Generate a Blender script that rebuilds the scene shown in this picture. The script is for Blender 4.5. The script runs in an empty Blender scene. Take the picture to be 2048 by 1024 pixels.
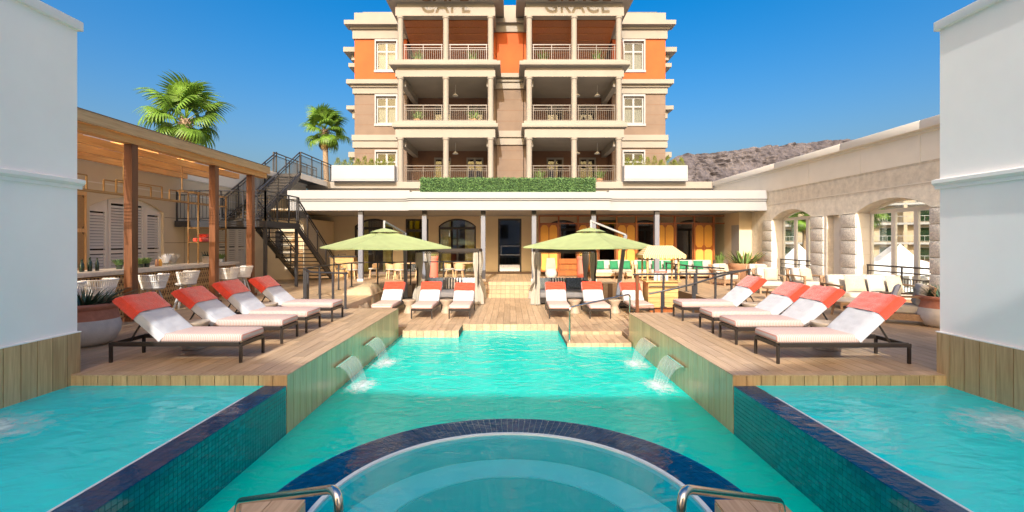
import bpy, bmesh, math, random
from mathutils import Vector, Matrix
random.seed(7)
R = math.radians
PI = math.pi
scene = bpy.context.scene
COL = scene.collection

# ------------------------------------------------------------------ camera
cam_d = bpy.data.cameras.new('camera')
cam = bpy.data.objects.new('camera', cam_d)
COL.objects.link(cam)
cam.location = (0, 0, 1.8)
cam.rotation_euler = (R(90), 0, 0)
cam_d.sensor_width = 36
cam_d.lens = 36 * 950 / 2048
cam_d.shift_x = 4 / 2048
cam_d.shift_y = -29 / 2048
cam_d.clip_start = 0.05
cam_d.clip_end = 20000
scene.camera = cam

# ------------------------------------------------------------------ sky and sun
SUN = Vector((0.085, 1.0, -0.62)).normalized()
world = bpy.data.worlds.new('World')
scene.world = world
world.use_nodes = True
wn = world.node_tree
wn.nodes.clear()
sky = wn.nodes.new('ShaderNodeTexSky')
sky.sky_type = 'NISHITA'
sky.sun_disc = False
sky.sun_elevation = R(31.7)
sky.sun_rotation = R(180 + 4.9)
sky.altitude = 20
sky.air_density = 1.0
sky.dust_density = 8.5
sky.ozone_density = 1.0
bg = wn.nodes.new('ShaderNodeBackground')
bg.inputs['Strength'].default_value = 0.145
wo = wn.nodes.new('ShaderNodeOutputWorld')
hsv = wn.nodes.new('ShaderNodeHueSaturation')
hsv.inputs['Saturation'].default_value = 1.8
hsv.inputs['Hue'].default_value = 0.5
wn.links.new(sky.outputs[0], hsv.inputs['Color'])
wn.links.new(hsv.outputs[0], bg.inputs[0])
wn.links.new(bg.outputs[0], wo.inputs[0])
sun_d = bpy.data.lights.new('sun', 'SUN')
sun_d.energy = 3.0
sun_d.angle = R(0.5)
sun_d.color = (1.0, 0.985, 0.965)
sun = bpy.data.objects.new('sun', sun_d)
COL.objects.link(sun)
sun.rotation_mode = 'QUATERNION'
sun.rotation_quaternion = SUN.to_track_quat('-Z', 'Y')
sun.location = (-10, -40, 60)
scene.view_settings.view_transform = 'Standard'
scene.view_settings.look = 'None'
scene.view_settings.gamma = 1.0
scene.view_settings.exposure = 0.9
scene.view_settings.use_curve_mapping = False

# ------------------------------------------------------------------ materials
MATS = {}

def mat(name, col, rough=0.6, var=0.0, scale=4.0, bump=0.0, bscale=60.0, metal=0.0, spec=0.5,
        objrand=0.0, coat=0.0, dirt=0.0, sheen=0.0):
    """Principled with noise colour variation, fine bump and per-object value shift."""
    if name in MATS:
        return MATS[name]
    m = bpy.data.materials.new(name)
    m.use_nodes = True
    nt = m.node_tree
    b = nt.nodes['Principled BSDF']
    b.inputs['Roughness'].default_value = rough
    b.inputs['Metallic'].default_value = metal
    b.inputs['Specular IOR Level'].default_value = spec
    b.inputs['Coat Weight'].default_value = coat
    b.inputs['Sheen Weight'].default_value = sheen
    L = nt.links.new
    tc = nt.nodes.new('ShaderNodeTexCoord')
    geo = nt.nodes.new('ShaderNodeNewGeometry')
    c = (*col, 1)
    src = None
    if var > 0:
        n = nt.nodes.new('ShaderNodeTexNoise')
        n.inputs['Scale'].default_value = scale
        n.inputs['Detail'].default_value = 6
        n.inputs['Roughness'].default_value = 0.6
        L(geo.outputs['Position'], n.inputs['Vector'])
        rp = nt.nodes.new('ShaderNodeValToRGB')
        rp.color_ramp.elements[0].position = 0.3
        rp.color_ramp.elements[1].position = 0.7
        rp.color_ramp.elements[0].color = (*[x * (1 - var) for x in col], 1)
        rp.color_ramp.elements[1].color = (*[min(1, x * (1 + var)) for x in col], 1)
        L(n.outputs['Fac'], rp.inputs['Fac'])
        src = rp.outputs['Color']
    if objrand > 0:
        oi = nt.nodes.new('ShaderNodeObjectInfo')
        mr = nt.nodes.new('ShaderNodeMapRange')
        mr.inputs['To Min'].default_value = 1 - objrand
        mr.inputs['To Max'].default_value = 1 + objrand
        L(oi.outputs['Random'], mr.inputs['Value'])
        hs = nt.nodes.new('ShaderNodeHueSaturation')
        L(mr.outputs[0], hs.inputs['Value'])
        if src:
            L(src, hs.inputs['Color'])
        else:
            hs.inputs['Color'].default_value = c
        src = hs.outputs['Color']
    if src:
        L(src, b.inputs['Base Color'])
    else:
        b.inputs['Base Color'].default_value = c
    if bump > 0:
        n2 = nt.nodes.new('ShaderNodeTexNoise')
        n2.inputs['Scale'].default_value = bscale
        n2.inputs['Detail'].default_value = 4
        L(geo.outputs['Position'], n2.inputs['Vector'])
        bp = nt.nodes.new('ShaderNodeBump')
        bp.inputs['Strength'].default_value = bump
        bp.inputs['Distance'].default_value = 0.02
        L(n2.outputs['Fac'], bp.inputs['Height'])
        L(bp.outputs['Normal'], b.inputs['Normal'])
    MATS[name] = m
    return m


def wood(name, c1, c2, axis='Y', rough=0.5, gscale=1.0, objrand=0.16, coat=0.0, joints=None):
    """Long-grain wood look; grain runs along axis in object space, shifted per object."""
    if name in MATS:
        return MATS[name]
    m = bpy.data.materials.new(name)
    m.use_nodes = True
    nt = m.node_tree
    b = nt.nodes['Principled BSDF']
    b.inputs['Roughness'].default_value = rough
    b.inputs['Coat Weight'].default_value = coat
    L = nt.links.new
    tc = nt.nodes.new('ShaderNodeTexCoord')
    oi = nt.nodes.new('ShaderNodeObjectInfo')
    mul = nt.nodes.new('ShaderNodeMath')
    mul.operation = 'MULTIPLY'
    mul.inputs[1].default_value = 87.0
    L(oi.outputs['Random'], mul.inputs[0])
    add = nt.nodes.new('ShaderNodeVectorMath')
    add.operation = 'ADD'
    L(tc.outputs['Object'], add.inputs[0])
    L(mul.outputs[0], add.inputs[1])
    mp = nt.nodes.new('ShaderNodeMapping')
    s = {'X': (1.2, 22, 22), 'Y': (22, 1.2, 22), 'Z': (22, 22, 1.2)}[axis]
    mp.inputs['Scale'].default_value = [v * gscale for v in s]
    L(add.outputs[0], mp.inputs['Vector'])
    n = nt.nodes.new('ShaderNodeTexNoise')
    n.inputs['Scale'].default_value = 1.0
    n.inputs['Detail'].default_value = 7
    n.inputs['Distortion'].default_value = 1.2
    L(mp.outputs[0], n.inputs['Vector'])
    rp = nt.nodes.new('ShaderNodeValToRGB')
    rp.color_ramp.elements[0].position = 0.32
    rp.color_ramp.elements[1].position = 0.68
    rp.color_ramp.elements[0].color = (*c1, 1)
    rp.color_ramp.elements[1].color = (*c2, 1)
    L(n.outputs['Fac'], rp.inputs['Fac'])
    mr = nt.nodes.new('ShaderNodeMapRange')
    mr.inputs['To Min'].default_value = 1 - objrand
    mr.inputs['To Max'].default_value = 1 + objrand
    L(oi.outputs['Random'], mr.inputs['Value'])
    hs = nt.nodes.new('ShaderNodeHueSaturation')
    L(mr.outputs[0], hs.inputs['Value'])
    L(rp.outputs[0], hs.inputs['Color'])
    col_out = hs.outputs[0]
    if joints:
        bw, bh, rot = joints
        geo = nt.nodes.new('ShaderNodeNewGeometry')
        mp2 = nt.nodes.new('ShaderNodeMapping')
        mp2.inputs['Rotation'].default_value = (0, 0, rot)
        L(geo.outputs['Position'], mp2.inputs['Vector'])
        bt = nt.nodes.new('ShaderNodeTexBrick')
        bt.inputs['Scale'].default_value = 1.0
        bt.inputs['Mortar Size'].default_value = 0.006
        bt.inputs['Brick Width'].default_value = bw
        bt.inputs['Row Height'].default_value = bh
        bt.inputs['Color1'].default_value = (0.86, 0.86, 0.86, 1)
        bt.inputs['Color2'].default_value = (1.12, 1.1, 1.08, 1)
        bt.inputs['Mortar'].default_value = (0.35, 0.3, 0.26, 1)
        L(mp2.outputs[0], bt.inputs['Vector'])
        mx = nt.nodes.new('ShaderNodeMix')
        mx.data_type = 'RGBA'
        mx.blend_type = 'MULTIPLY'
        mx.inputs[0].default_value = 1.0
        L(hs.outputs[0], mx.inputs[6])
        L(bt.outputs['Color'], mx.inputs[7])
        col_out = mx.outputs[2]
    L(col_out, b.inputs['Base Color'])
    bp = nt.nodes.new('ShaderNodeBump')
    bp.inputs['Strength'].default_value = 0.145
    bp.inputs['Distance'].default_value = 0.005
    L(n.outputs['Fac'], bp.inputs['Height'])
    L(bp.outputs[0], b.inputs['Normal'])
    MATS[name] = m
    return m


def water_mat(name, body, tint, body_amt, rip=6.0, strength=0.25, rough=0.03):
    m = bpy.data.materials.new(name)
    m.use_nodes = True
    nt = m.node_tree
    nt.nodes.clear()
    L = nt.links.new
    out = nt.nodes.new('ShaderNodeOutputMaterial')
    geo = nt.nodes.new('ShaderNodeNewGeometry')
    mp = nt.nodes.new('ShaderNodeMapping')
    mp.inputs['Scale'].default_value = (0.8, 1.3, 1)
    L(geo.outputs['Position'], mp.inputs['Vector'])
    n = nt.nodes.new('ShaderNodeTexNoise')
    n.inputs['Scale'].default_value = rip
    n.inputs['Detail'].default_value = 3
    n.inputs['Distortion'].default_value = 0.6
    L(mp.outputs[0], n.inputs['Vector'])
    n3 = nt.nodes.new('ShaderNodeTexNoise'); n3.inputs['Scale'].default_value = rip * 0.28; n3.inputs['Detail'].default_value = 2; n3.inputs['Distortion'].default_value = 0.8
    L(mp.outputs[0], n3.inputs['Vector'])
    ml = nt.nodes.new('ShaderNodeMath'); ml.operation = 'MULTIPLY_ADD'; ml.inputs[1].default_value = 1.8
    L(n3.outputs['Fac'], ml.inputs[0]); L(n.outputs['Fac'], ml.inputs[2])
    bp = nt.nodes.new('ShaderNodeBump')
    bp.inputs['Strength'].default_value = strength
    bp.inputs['Distance'].default_value = 0.06
    L(ml.outputs[0], bp.inputs['Height'])
    dif = nt.nodes.new('ShaderNodeBsdfDiffuse')
    dif.inputs['Color'].default_value = (*body, 1)
    L(bp.outputs[0], dif.inputs['Normal'])
    tr = nt.nodes.new('ShaderNodeBsdfTransparent')
    tr.inputs['Color'].default_value = (*tint, 1)
    mx = nt.nodes.new('ShaderNodeMixShader')
    mx.inputs[0].default_value = body_amt
    L(tr.outputs[0], mx.inputs[1])
    L(dif.outputs[0], mx.inputs[2])
    gl = nt.nodes.new('ShaderNodeBsdfGlossy')
    gl.inputs['Roughness'].default_value = rough
    L(bp.outputs[0], gl.inputs['Normal'])
    fr = nt.nodes.new('ShaderNodeFresnel')
    fr.inputs['IOR'].default_value = 1.33
    L(bp.outputs[0], fr.inputs['Normal'])
    mx2 = nt.nodes.new('ShaderNodeMixShader')
    L(fr.outputs[0], mx2.inputs[0])
    L(mx.outputs[0], mx2.inputs[1])
    L(gl.outputs[0], mx2.inputs[2])
    L(mx2.outputs[0], out.inputs['Surface'])
    return m


def glass_mat(name, tint, refl=0.25, rough=0.02):
    m = bpy.data.materials.new(name)
    m.use_nodes = True
    nt = m.node_tree
    nt.nodes.clear()
    L = nt.links.new
    out = nt.nodes.new('ShaderNodeOutputMaterial')
    tr = nt.nodes.new('ShaderNodeBsdfTransparent')
    tr.inputs['Color'].default_value = (*tint, 1)
    gl = nt.nodes.new('ShaderNodeBsdfGlossy')
    gl.inputs['Roughness'].default_value = rough
    gl.inputs['Color'].default_value = (0.9, 0.95, 1, 1)
    lw = nt.nodes.new('ShaderNodeLayerWeight')
    lw.inputs['Blend'].default_value = 0.5
    pw = nt.nodes.new('ShaderNodeMath'); pw.operation = 'POWER'; pw.inputs[1].default_value = 4.0
    L(lw.outputs['Facing'], pw.inputs[0])
    mth = nt.nodes.new('ShaderNodeMath'); mth.operation = 'MAXIMUM'; mth.inputs[1].default_value = refl
    L(pw.outputs[0], mth.inputs[0])
    mx = nt.nodes.new('ShaderNodeMixShader')
    L(mth.outputs[0], mx.inputs[0])
    L(tr.outputs[0], mx.inputs[1])
    L(gl.outputs[0], mx.inputs[2])
    L(mx.outputs[0], out.inputs['Surface'])
    return m


def stripes(name, c1, c2, axis, freq, rough=0.85, duty=0.5):
    m = bpy.data.materials.new(name)
    m.use_nodes = True
    nt = m.node_tree
    b = nt.nodes['Principled BSDF']
    b.inputs['Roughness'].default_value = rough
    L = nt.links.new
    tc = nt.nodes.new('ShaderNodeTexCoord')
    sp = nt.nodes.new('ShaderNodeSeparateXYZ')
    L(tc.outputs['Object'], sp.inputs[0])
    mu = nt.nodes.new('ShaderNodeMath'); mu.operation = 'MULTIPLY'; mu.inputs[1].default_value = freq
    L(sp.outputs[axis], mu.inputs[0])
    fr = nt.nodes.new('ShaderNodeMath'); fr.operation = 'FRACT'
    L(mu.outputs[0], fr.inputs[0])
    gt = nt.nodes.new('ShaderNodeMath'); gt.operation = 'GREATER_THAN'; gt.inputs[1].default_value = duty
    L(fr.outputs[0], gt.inputs[0])
    mx = nt.nodes.new('ShaderNodeMix'); mx.data_type = 'RGBA'
    mx.inputs[6].default_value = (*c1, 1)
    mx.inputs[7].default_value = (*c2, 1)
    L(gt.outputs[0], mx.inputs[0])
    L(mx.outputs[2], b.inputs['Base Color'])
    MATS[name] = m
    return m


def translucent(name, col, trans=0.4, rough=0.6, objrand=0.12, var=0.3, scale=3.0):
    m = bpy.data.materials.new(name)
    m.use_nodes = True
    nt = m.node_tree
    L = nt.links.new
    b = nt.nodes['Principled BSDF']
    b.inputs['Roughness'].default_value = rough
    out = nt.nodes['Material Output']
    geo = nt.nodes.new('ShaderNodeNewGeometry')
    n = nt.nodes.new('ShaderNodeTexNoise')
    n.inputs['Scale'].default_value = scale
    L(geo.outputs['Position'], n.inputs['Vector'])
    rp = nt.nodes.new('ShaderNodeValToRGB')
    rp.color_ramp.elements[0].position = 0.35
    rp.color_ramp.elements[1].position = 0.65
    rp.color_ramp.elements[0].color = (*[x * (1 - var) for x in col], 1)
    rp.color_ramp.elements[1].color = (*[min(1, x * (1 + var)) for x in col], 1)
    L(n.outputs['Fac'], rp.inputs['Fac'])
    L(rp.outputs[0], b.inputs['Base Color'])
    tl = nt.nodes.new('ShaderNodeBsdfTranslucent')
    L(rp.outputs[0], tl.inputs['Color'])
    mx = nt.nodes.new('ShaderNodeMixShader')
    mx.inputs[0].default_value = trans
    L(b.outputs[0], mx.inputs[1])
    L(tl.outputs[0], mx.inputs[2])
    L(mx.outputs[0], out.inputs['Surface'])
    MATS[name] = m
    return m


def foam_mat(name, scale, lo, hi, col=(0.85, 0.93, 0.93), stretch=(1, 1, 1), radius=None, amax=1.0):
    """White water whose cover follows noise; radius=(rx, ry) fades it outwards from the object's origin."""
    m = bpy.data.materials.new(name)
    m.use_nodes = True
    nt = m.node_tree
    L = nt.links.new
    b = nt.nodes['Principled BSDF']
    b.inputs['Base Color'].default_value = (*col, 1)
    b.inputs['Roughness'].default_value = 0.2
    out = nt.nodes['Material Output']
    tc = nt.nodes.new('ShaderNodeTexCoord')
    mp = nt.nodes.new('ShaderNodeMapping')
    mp.inputs['Scale'].default_value = stretch
    L(tc.outputs['Object'], mp.inputs['Vector'])
    n = nt.nodes.new('ShaderNodeTexNoise')
    n.inputs['Scale'].default_value = scale
    n.inputs['Detail'].default_value = 6
    n.inputs['Roughness'].default_value = 0.65
    L(mp.outputs[0], n.inputs['Vector'])
    src = n.outputs['Fac']
    if radius:
        m2 = nt.nodes.new('ShaderNodeMapping'); m2.inputs['Scale'].default_value = (1 / radius[0], 1 / radius[1], 0)
        m2.inputs['Location'].default_value = (-radius[2] / radius[0], 0, 0)
        L(tc.outputs['Object'], m2.inputs['Vector'])
        ln = nt.nodes.new('ShaderNodeVectorMath'); ln.operation = 'LENGTH'; L(m2.outputs[0], ln.inputs[0])
        sb = nt.nodes.new('ShaderNodeMath'); sb.operation = 'MULTIPLY_ADD'; sb.inputs[1].default_value = -0.55
        L(ln.outputs['Value'], sb.inputs[0]); L(src, sb.inputs[2]); src = sb.outputs[0]
    mr = nt.nodes.new('ShaderNodeMapRange')
    mr.inputs['From Min'].default_value = lo
    mr.inputs['From Max'].default_value = hi
    mr.inputs['To Max'].default_value = amax
    L(src, mr.inputs['Value'])
    tr = nt.nodes.new('ShaderNodeBsdfTransparent')
    mx = nt.nodes.new('ShaderNodeMixShader')
    L(mr.outputs[0], mx.inputs[0])
    L(tr.outputs[0], mx.inputs[1])
    L(b.outputs[0], mx.inputs[2])
    L(mx.outputs[0], out.inputs['Surface'])
    return m


M_white = mat('white_render', (0.95, 0.91, 0.86), 0.85, 0.05, 0.45, 0.10, 70)
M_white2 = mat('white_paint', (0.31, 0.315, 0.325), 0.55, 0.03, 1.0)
M_trim = mat('white_trim', (0.90, 0.87, 0.82), 0.6, 0.04, 1.0)
M_coping = mat('pale_coping', (0.72, 0.69, 0.63), 0.6, 0.05, 1.0)
M_cream = mat('cream_render', (0.62, 0.52, 0.36), 0.8, 0.06, 0.8, 0.08, 70)
M_stone = mat('cream_stone', (0.27, 0.242, 0.205), 0.75, 0.06, 0.9, 0.06, 60)
M_orange = mat('orange_render', (0.41, 0.08, 0.012), 0.8, 0.14, 0.8, 0.1, 60)
M_brown = mat('brown_render', (0.175, 0.125, 0.092), 0.85, 0.12, 0.9, 0.2, 50)
M_dkbrown = mat('dark_brown_and_shade', (0.17, 0.09, 0.055), 0.85, 0.1, 1.0)  # dark brown; on the balcony walls it carries their shade
M_rough = mat('rough_stucco', (0.68, 0.62, 0.52), 0.9, 0.16, 5.0, 0.8, 38)
M_block = mat('rusticated_stone', (0.68, 0.64, 0.56), 0.9, 0.30, 22.0, 1.0, 26)
M_smooth = mat('smooth_stucco', (0.74, 0.69, 0.6), 0.85, 0.05, 1.5, 0.1, 60)
M_panelc = mat('parapet_panel', (0.78, 0.73, 0.64), 0.8, 0.05, 1.0, 0.08, 60)
M_metal = mat('dark_steel', (0.055, 0.055, 0.06), 0.42, 0.1, 6, metal=0.5)
M_rail = mat('grey_rail', (0.085, 0.075, 0.07), 0.4, 0.1, 6, metal=0.4)
M_bronze = mat('bronze_frame', (0.035, 0.027, 0.022), 0.38, 0.1, 6, metal=0.3)
M_bronze2 = mat('bar_bronze', (0.42, 0.25, 0.11), 0.35, 0.15, 6, metal=0.8)
M_post = mat('grey_post', (0.17, 0.18, 0.21), 0.45, 0.05, 3)
M_black = mat('black_cap', (0.04, 0.035, 0.03), 0.5)
M_steel = mat('stainless', (0.72, 0.66, 0.58), 0.2, 0.06, 8, metal=1.0)
M_joint = mat('joint_grout', (0.12, 0.09, 0.07), 0.9)
M_grout = mat('tile_grout', (0.50, 0.68, 0.64), 0.8)
M_tile = mat('glazed_tile_teal', (0.0, 0.22, 0.235), 0.12, 0.15, 8, objrand=0.18, coat=0.5)
M_tileb = mat('glazed_tile_blue', (0.0, 0.115, 0.25), 0.14, 0.15, 8, objrand=0.2, coat=0.4)
M_red = mat('red_terry', (0.74, 0.045, 0.01), 0.95, 0.12, 18, 0.5, 220, sheen=0.5)
M_towel = mat('white_terry', (0.5, 0.5, 0.51), 0.95, 0.04, 10, 0.4, 200, sheen=0.3)
M_stripe = stripes('striped_mattress', (0.52, 0.455, 0.41), (0.5, 0.24, 0.19), 0, 38.0, duty=0.62)
M_cush = mat('cream_cushion', (0.47, 0.44, 0.39), 0.9, 0.05, 5, 0.25, 150)
M_cushg = mat('grey_cushion', (0.20, 0.19, 0.19), 0.9, 0.08, 5, 0.2, 150)
M_green = mat('green_cushion', (0.02, 0.2, 0.085), 0.85, 0.12, 8)
M_tan = mat('oatmeal_cushion', (0.48, 0.42, 0.31), 0.9, 0.12, 30)
M_navy = mat('navy_pattern', (0.10, 0.13, 0.18), 0.9, 0.75, 30)
M_bluep = mat('blue_leaf_pattern', (0.42, 0.50, 0.54), 0.9, 0.6, 34)
M_zebra = stripes('black_white_stripe', (0.75, 0.72, 0.66), (0.04, 0.04, 0.05), 0, 9.0)
M_zebra_s = stripes('stone_white_stripe', (0.8, 0.77, 0.7), (0.25, 0.24, 0.25), 0, 7.0)
M_teak = wood('teak_frame', (0.24, 0.14, 0.075), (0.42, 0.27, 0.16), 'X')
M_lightw = wood('oak_chair', (0.52, 0.34, 0.18), (0.70, 0.49, 0.28), 'Z')
M_pergola = wood('pergola_timber', (0.58, 0.27, 0.075), (0.76, 0.41, 0.14), 'Y', rough=0.45)
M_fascia = wood('fascia_timber', (0.46, 0.30, 0.15), (0.62, 0.44, 0.24), 'Y')
M_postw = wood('post_timber', (0.1, 0.033, 0.012), (0.19, 0.07, 0.026), 'Z', rough=0.4)
M_lattice = wood('lattice_timber', (0.6, 0.34, 0.13), (0.8, 0.5, 0.22), 'Z')
M_screen = wood('screen_timber', (0.26, 0.075, 0.018), (0.42, 0.13, 0.03), 'Z', rough=0.35, coat=0.3)
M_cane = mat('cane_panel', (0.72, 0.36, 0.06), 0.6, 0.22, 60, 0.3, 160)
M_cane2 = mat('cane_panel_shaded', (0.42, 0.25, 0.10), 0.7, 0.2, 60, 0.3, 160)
M_cart = wood('cart_timber', (0.42, 0.25, 0.085), (0.56, 0.37, 0.15), 'X')
M_plank = wood('deck_plank', (0.38, 0.25, 0.14), (0.53, 0.38, 0.235), 'Y', rough=0.42)
M_deckfar = wood('deck_far', (0.4, 0.27, 0.155), (0.51, 0.365, 0.225), 'Y', rough=0.45, joints=(1.2, 0.2, R(90)))
M_clad = wood('cladding_plank', (0.42, 0.27, 0.125), (0.58, 0.4, 0.205), 'Z', rough=0.35, coat=0.25)
M_cladp = wood('pool_cladding_plank', (0.42, 0.34, 0.15), (0.56, 0.46, 0.23), 'Z', rough=0.3, coat=0.3)
M_stonetop = mat('bar_top_stone', (0.66, 0.56, 0.43), 0.4, 0.15, 8)
M_shutter = mat('white_shutter', (0.74, 0.7, 0.62), 0.5)
M_rope = mat('white_rope', (0.78, 0.75, 0.68), 0.8, 0.08, 30)
M_terra = mat('terracotta', (0.50, 0.20, 0.12), 0.85, 0.15, 10, 0.2, 80)
M_terra2 = mat('terracotta_light', (0.46, 0.24, 0.13), 0.85, 0.15, 10, 0.2, 80)
M_potw = mat('whitewash_pot', (0.64, 0.59, 0.52), 0.85, 0.1, 7, 0.2, 80)
M_coral = mat('coral_pot', (0.78, 0.20, 0.13), 0.6, 0.06, 6)
M_taupe = mat('taupe_ceramic', (0.42, 0.33, 0.24), 0.3, 0.12, 12)
M_lime = translucent('lime_canvas', (0.35, 0.43, 0.2), 0.25, 0.8, var=0.06)
M_yellow = stripes('yellow_stripe_canvas', (0.52, 0.36, 0.12), (0.52, 0.45, 0.32), 0, 16)
M_curt = translucent('cream_curtain', (0.5, 0.46, 0.39), 0.3, 0.9, var=0.05)
M_curty = translucent('olive_curtain', (0.8, 0.7, 0.3), 0.2, 0.9, var=0.1)
M_curtw = mat('net_curtain', (0.75, 0.74, 0.72), 0.9)
M_tarp = mat('tan_tarp', (0.42, 0.31, 0.2), 0.85, 0.14, 6, 0.4, 25)
M_glass = glass_mat('window_glass', (0.93, 0.96, 0.95), 0.06)
M_glassd = glass_mat('dark_glass', (0.62, 0.64, 0.63), 0.05)
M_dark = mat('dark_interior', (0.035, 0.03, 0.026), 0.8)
M_leaf = translucent('palm_leaf', (0.14, 0.26, 0.03), 0.35, 0.45, var=0.35)
M_leafd = mat('dead_palm_leaf', (0.36, 0.25, 0.10), 0.9, 0.25, 8)
M_trunk = mat('palm_trunk', (0.28, 0.20, 0.13), 0.95, 0.3, 9, 0.8, 14)
M_hedge = translucent('hedge_leaf', (0.13, 0.24, 0.085), 0.2, 0.5, var=0.55, scale=14)
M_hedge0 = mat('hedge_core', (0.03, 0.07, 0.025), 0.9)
M_shrub = translucent('shrub_leaf', (0.17, 0.20, 0.025), 0.3, 0.6, var=0.4, scale=8)
M_agave = mat('agave_leaf', (0.13, 0.21, 0.05), 0.5, 0.3, 6)
M_agaved = mat('dark_succulent', (0.03, 0.075, 0.035), 0.5, 0.3, 6)
def rock_mat():
    m = bpy.data.materials.new('mountain_rock'); m.use_nodes = True; nt = m.node_tree; L = nt.links.new
    b = nt.nodes['Principled BSDF']; b.inputs['Roughness'].default_value = 0.95
    geo = nt.nodes.new('ShaderNodeNewGeometry'); outs = []
    for sc, det in (((0.012, 0.012, 0.085), 8), ((0.03, 0.03, 0.02), 4), ((0.003, 0.003, 0.006), 4)):
        mp = nt.nodes.new('ShaderNodeMapping'); mp.inputs['Scale'].default_value = sc; L(geo.outputs['Position'], mp.inputs['Vector'])
        n = nt.nodes.new('ShaderNodeTexNoise'); n.inputs['Scale'].default_value = 1.0; n.inputs['Detail'].default_value = det; n.inputs['Roughness'].default_value = 0.65
        L(mp.outputs[0], n.inputs['Vector']); outs.append(n.outputs['Fac'])
    add = nt.nodes.new('ShaderNodeMath'); add.operation = 'ADD'; L(outs[0], add.inputs[0]); L(outs[1], add.inputs[1])
    ad2 = nt.nodes.new('ShaderNodeMath'); ad2.operation = 'ADD'; L(add.outputs[0], ad2.inputs[0]); L(outs[2], ad2.inputs[1])
    rp = nt.nodes.new('ShaderNodeValToRGB'); e = rp.color_ramp.elements
    e[0].position = 0.40; e[0].color = (0.055, 0.05, 0.06, 1); e[1].position = 0.62; e[1].color = (0.155, 0.14, 0.145, 1)
    k = e.new(0.52); k.color = (0.105, 0.093, 0.1, 1)
    mr = nt.nodes.new('ShaderNodeMath'); mr.operation = 'DIVIDE'; mr.inputs[1].default_value = 3.0; L(ad2.outputs[0], mr.inputs[0]); L(mr.outputs[0], rp.inputs['Fac'])
    L(rp.outputs[0], b.inputs['Base Color'])
    bp = nt.nodes.new('ShaderNodeBump'); bp.inputs['Strength'].default_value = 1.0; bp.inputs['Distance'].default_value = 7.0; L(add.outputs[0], bp.inputs['Height']); L(bp.outputs[0], b.inputs['Normal'])
    return m
M_rock = rock_mat()
M_pool = mat('pool_plaster', (0.03, 0.52, 0.46), 0.6, 0.05, 1.5)
M_pooll = mat('pool_step', (0.52, 0.74, 0.72), 0.6, 0.04, 2)
M_spaf = mat('spa_floor', (0.0, 0.42, 0.42), 0.6, 0.04, 2)
M_spab = mat('spa_bench', (0.45, 0.85, 0.88), 0.6, 0.08, 3)
M_sidef = mat('side_pool_floor', (0.0, 0.50, 0.52), 0.6, 0.06, 1.5)
M_sideb = mat('side_pool_bench', (0.75, 0.88, 0.88), 0.6, 0.04, 2)
M_rim = mat('white_pool_rim', (0.55, 0.66, 0.72), 0.5)
M_waterm = water_mat('pool_water', (0.0, 0.64, 0.54), (0.45, 0.97, 0.92), 0.86, 5.0, 0.30, 0.02)
M_waters = water_mat('side_water', (0.0, 0.84, 0.90), (0.72, 0.98, 0.98), 0.74, 4.5, 0.26, 0.02)
M_waterp = water_mat('spa_water', (0.0, 0.70, 0.82), (0.72, 0.97, 0.98), 0.38, 6.0, 0.16, 0.02)
M_waterc = water_mat('coping_film', (0.0, 0.05, 0.13), (0.8, 0.95, 1.0), 0.15, 7.0, 0.10, 0.02)
M_fall = foam_mat('falling_water', 7.0, 0.30, 0.80, (0.80, 0.92, 0.88), (1.0, 11.0, 0.5), amax=0.55)
M_foaml = foam_mat('pool_foam_left', 9.0, 0.05, 0.5, radius=(0.36, 0.62, 0.34), amax=0.9)
M_foamr = foam_mat('pool_foam_right', 9.0, 0.05, 0.5, radius=(0.36, 0.62, -0.34), amax=0.9)
M_jet = foam_mat('jet_foam', 6.0, 0.02, 0.5, radius=(0.85, 0.62, 0.0), amax=0.7)
M_ground = mat('paved_ground', (0.30, 0.28, 0.25), 0.9, 0.2, 0.05)
M_letter = mat('sign_letter_bronze', (0.05, 0.025, 0.012), 0.85, spec=0.1)
M_boat = mat('boat_hull', (0.82, 0.82, 0.82), 0.3)
M_lamp = mat('white_enamel', (0.55, 0.54, 0.51), 0.4)
M_tent = mat('white_tent', (0.85, 0.85, 0.86), 0.6)
M_bottle = mat('dark_bottle', (0.012, 0.03, 0.015), 0.08, coat=0.5)
M_ochre = mat('apartment_render', (0.4, 0.33, 0.24), 0.8, 0.1, 0.5)

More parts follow.
